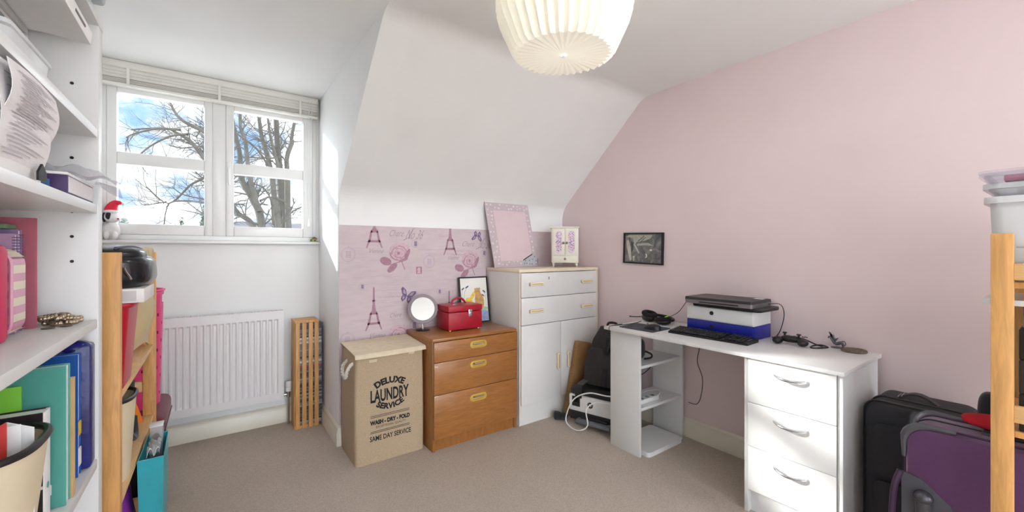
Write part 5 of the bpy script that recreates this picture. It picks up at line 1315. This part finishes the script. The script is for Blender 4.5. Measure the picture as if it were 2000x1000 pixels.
# ------------------------------------------------------------------ outside: bare trees, hedge, roof
BARK = mat('grey_brown_bark', (.27, .25, .22), .9, var=.3, scale=8, bump=.5, bscale=30)
def tree(lab, stems, seed, nb, trunk=None, r0=.06, y=10.):
    rn = random.Random(seed); m = MB()
    def twig(p, d, L, r, lev):
        pts = [Vector(p)]; d = Vector(d).normalized(); n = 4
        for i in range(n):
            d = (d + Vector((rn.uniform(-.22, .22), rn.uniform(-.2, .2), rn.uniform(-.12, .22)))).normalized(); pts.append(pts[-1] + d*L/n)
        m.tube(pts, [r*(1-.75*i/n) for i in range(n+1)], 4 if lev else 5, cap=False)
        if lev < 2:
            for k in range(3 if lev == 0 else 2):
                q = pts[rn.randint(1, n)]; s = rn.choice((-1, 1))
                dd = d.copy(); dd.rotate(Matrix.Rotation(s*rn.uniform(.4, 1.0), 3, Vector((0, 1, 0)))); dd.y += rn.uniform(-.3, .3)
                twig(q, dd, L*rn.uniform(.45, .7), r*.5, lev+1)
    k_ = y/10.; stems = [([(x*k_, 1.25+(z-1.25)*k_ if z > 0 else z) for x, z in p_], a_*k_, b_*k_, d_*k_) for p_, a_, b_, d_ in stems]
    for pts, ra, rb_, dy in stems:
        P = bez([(x, y + dy + .15*i, z) for i, (x, z) in enumerate(pts)], 6); n = len(P)
        m.tube(P, [ra + (rb_-ra)*i/(n-1) for i in range(n)], 7, cap=False)
        for k in range(max(2, int(nb*sum((b-a).length for a, b in zip(P, P[1:]))/k_))):
            i = rn.randint(1, n-1); t = (P[i]-P[i-1]).normalized(); s = rn.choice((-1, 1)); d = t.copy(); d.rotate(Matrix.Rotation(s*rn.uniform(.45, 1.1), 3, Vector((0, 1, 0)))); d.y += rn.uniform(-.4, .4)
            twig(P[i], d, rn.uniform(.25, .75)*k_, max(.006*k_, (ra+(rb_-ra)*i/(n-1))*.28), 0)
    o = m.build('bare_tree', BARK, recalc=False); tag(o, lab, 'tree', 'bare trees outside the window'); return o
R_ = [([(1.0, -3.2), (.95, -.5), (.83, 1.78), (.68, 2.36), (.49, 2.78), (.45, 3.39), (.34, 4.03), (.2, 5.2)], .10, .03, 0), ([(.77, 2.07), (.64, 2.65), (.58, 3.11), (.54, 3.64), (.46, 4.0), (.5, 5.0)], .055, .025, .1),
      ([(.95, .8), (.68, 1.77), (.42, 2.05), (.32, 2.28), (.1, 3.0)], .07, .02, .2), ([(1.03, 1.81), (1.0, 2.32), (.87, 2.61), (.67, 2.71)], .03, .012, .1), ([(.2, 3.85), (.32, 3.77), (.77, 3.47), (1.03, 3.05)], .012, .028, .3), ([(.77, 2.28), (1.0, 2.39), (1.32, 2.29)], .03, .012, -.1)]
tree('tall bare tree with leaning twin stems seen through the right casement', R_, 4, 4.6)
R2_ = [([(1.45, -3.2), (1.42, -.5), (1.36, 1.76), (1.31, 2.44), (1.28, 3.05), (1.25, 3.57), (1.23, 4.06), (1.2, 5.3)], .13, .05, .8), ([(1.42, 1.2), (1.40, 1.8), (1.39, 2.97), (1.40, 3.47), (1.52, 3.86), (1.53, 4.02), (1.7, 5)], .08, .03, .7),
       ([(1.36, .4), (1.20, 1.79), (1.12, 2.42), (1.07, 3.06), (.95, 3.61), (.87, 4.05), (.8, 5)], .08, .035, .6), ([(1.24, 3.02), (1.13, 3.49), (1.04, 4.02), (.95, 5)], .045, .02, .8), ([(.32, 3.28), (.92, 3.34), (1.24, 3.41)], .010, .03, .7)]
tree('thick bare multi-stemmed tree at the right of the right casement', R2_, 9, 4.2, y=14.5)
L_ = [([(.10, -3.2), (.12, 0), (.08, 2.0), (.05, 3.0), (.12, 4.2), (.1, 5.5)], .12, .05, 0), ([(.05, 2.75), (-.15, 3.07), (-.37, 3.42), (-.58, 3.6), (-.81, 3.72), (-1.33, 3.65)], .05, .012, 0), ([(-.52, 3.56), (-.87, 3.57), (-1.2, 3.48), (-1.36, 3.42)], .025, .010, .1),
      ([(-.41, 3.47), (-.67, 3.44), (-.97, 3.26), (-1.21, 3.03)], .025, .010, .0), ([(.06, 3.4), (-.15, 3.65), (-.46, 3.84), (-.62, 4.03), (-.73, 4.3)], .045, .02, .2), ([(.06, 3.1), (-.16, 2.76), (-.39, 2.6), (-.75, 2.22), (-1.11, 2.55)], .032, .010, .3),
      ([(.08, 2.2), (-.15, 2.23), (-.46, 2.27), (-.75, 2.2), (-.84, 1.76)], .025, .010, .3), ([(.08, 2.25), (-.15, 2.32), (-.52, 2.42), (-.71, 2.59)], .022, .008, .5), ([(.06, 3.25), (-.16, 3.29), (-.5, 3.24), (-.71, 3.31)], .022, .008, -.2), ([(-.75, 2.2), (-1.01, 2.15), (-1.14, 2.16)], .018, .008, .4)]
tree('bare tree spreading branches leftwards across the left casement', L_, 12, 11, y=7.2)
def leafy(name, lab, c, rad, n, col, seed, conifer=False):
    rn = random.Random(seed); t = thing(name, lab, 'tree', c); m = MB(); cx, cy, cz = c
    for i in range(n):
        h = rn.random(); a = rn.uniform(0, 6.283); rr_ = rad[0]*(1-h*.9 if conifer else math.sin(math.pi*min(.97, max(.06, h)))**.6)*rn.random()**.5
        p = Vector((cx + rr_*math.cos(a), cy + rr_*math.sin(a), cz + rad[1]*(.15+.85*h))); s = rn.uniform(.06, .14)*rad[0]
        u = Vector((rn.uniform(-1, 1), rn.uniform(-1, 1), rn.uniform(-1, 1))).normalized()*s; v = u.orthogonal().normalized()*s*.6
        m.poly([p-u, p+v, p+u, p-v], [[0, 1, 2, 3]])
    m.build('foliage', mat('leaf_%s' % lab[:6], col, .8, var=.3, scale=2), t, smooth=False)
    MB().cyl((cx, cy, cz), (cx, cy, cz+rad[1]*.8), .06*rad[0], .02*rad[0], 7).build('trunk', BARK, t)
leafy('conifer', 'dark sparse conifer low behind the left casement', (-.15, 20, -3), (1.1, 6.1), 1500, (.22, .27, .20), 1, True)
leafy('conifer', 'small slim conifer left of the taller one outside', (-1.05, 21, -3), (.5, 5.6), 600, (.25, .30, .22), 2, True)
leafy('round_tree', 'distant rounded tree at the lower left of the window view', (-3.3, 25, -3), (.75, 5.7), 900, (.40, .45, .40), 3)
hs_ = thing('house', 'distant house roof with chimney behind the trees', 'building', (3.0, 30, -3))
MB().box(.6, 5.4, 30, 34, -3, 1.8).build('walls', mat('brick_wall', (.55, .38, .30), .9, var=.2, scale=10), hs_)
MB().prism([(29.7, 1.8), (34.3, 1.8), (32, 3.15)], lambda y, z: (.4, y, z), lambda y, z: (5.6, y, z)).build('roof', mat('slate_roof', (.36, .35, .37), .8, var=.2, scale=6), hs_, smooth=False)
MB().box(3.15, 3.55, 31.8, 32.4, 2.6, 3.75).build('chimney', mat('chimney_brick', (.50, .36, .30), .9), hs_)
for x in (1.4, 3.0, 4.4):
    f_ = MB().box(x-.5, x+.5, 29.95, 30.02, -.6, .7).build('window', UPVC, hs_); MB().box(x-.42, x+.42, 29.93, 29.96, -.5, .6).build('pane', mat('dark_pane', (.15, .18, .22), .1), f_)
gr = MB().box(-60, 60, 3.7, 140, -3.3, -3.2).build('ground', mat('pale_bounce_ground', (.70, .69, .68), .95, var=.12, scale=.6)); struct(gr)  # unseen ground, paled to bounce daylight up to the dormer ceiling
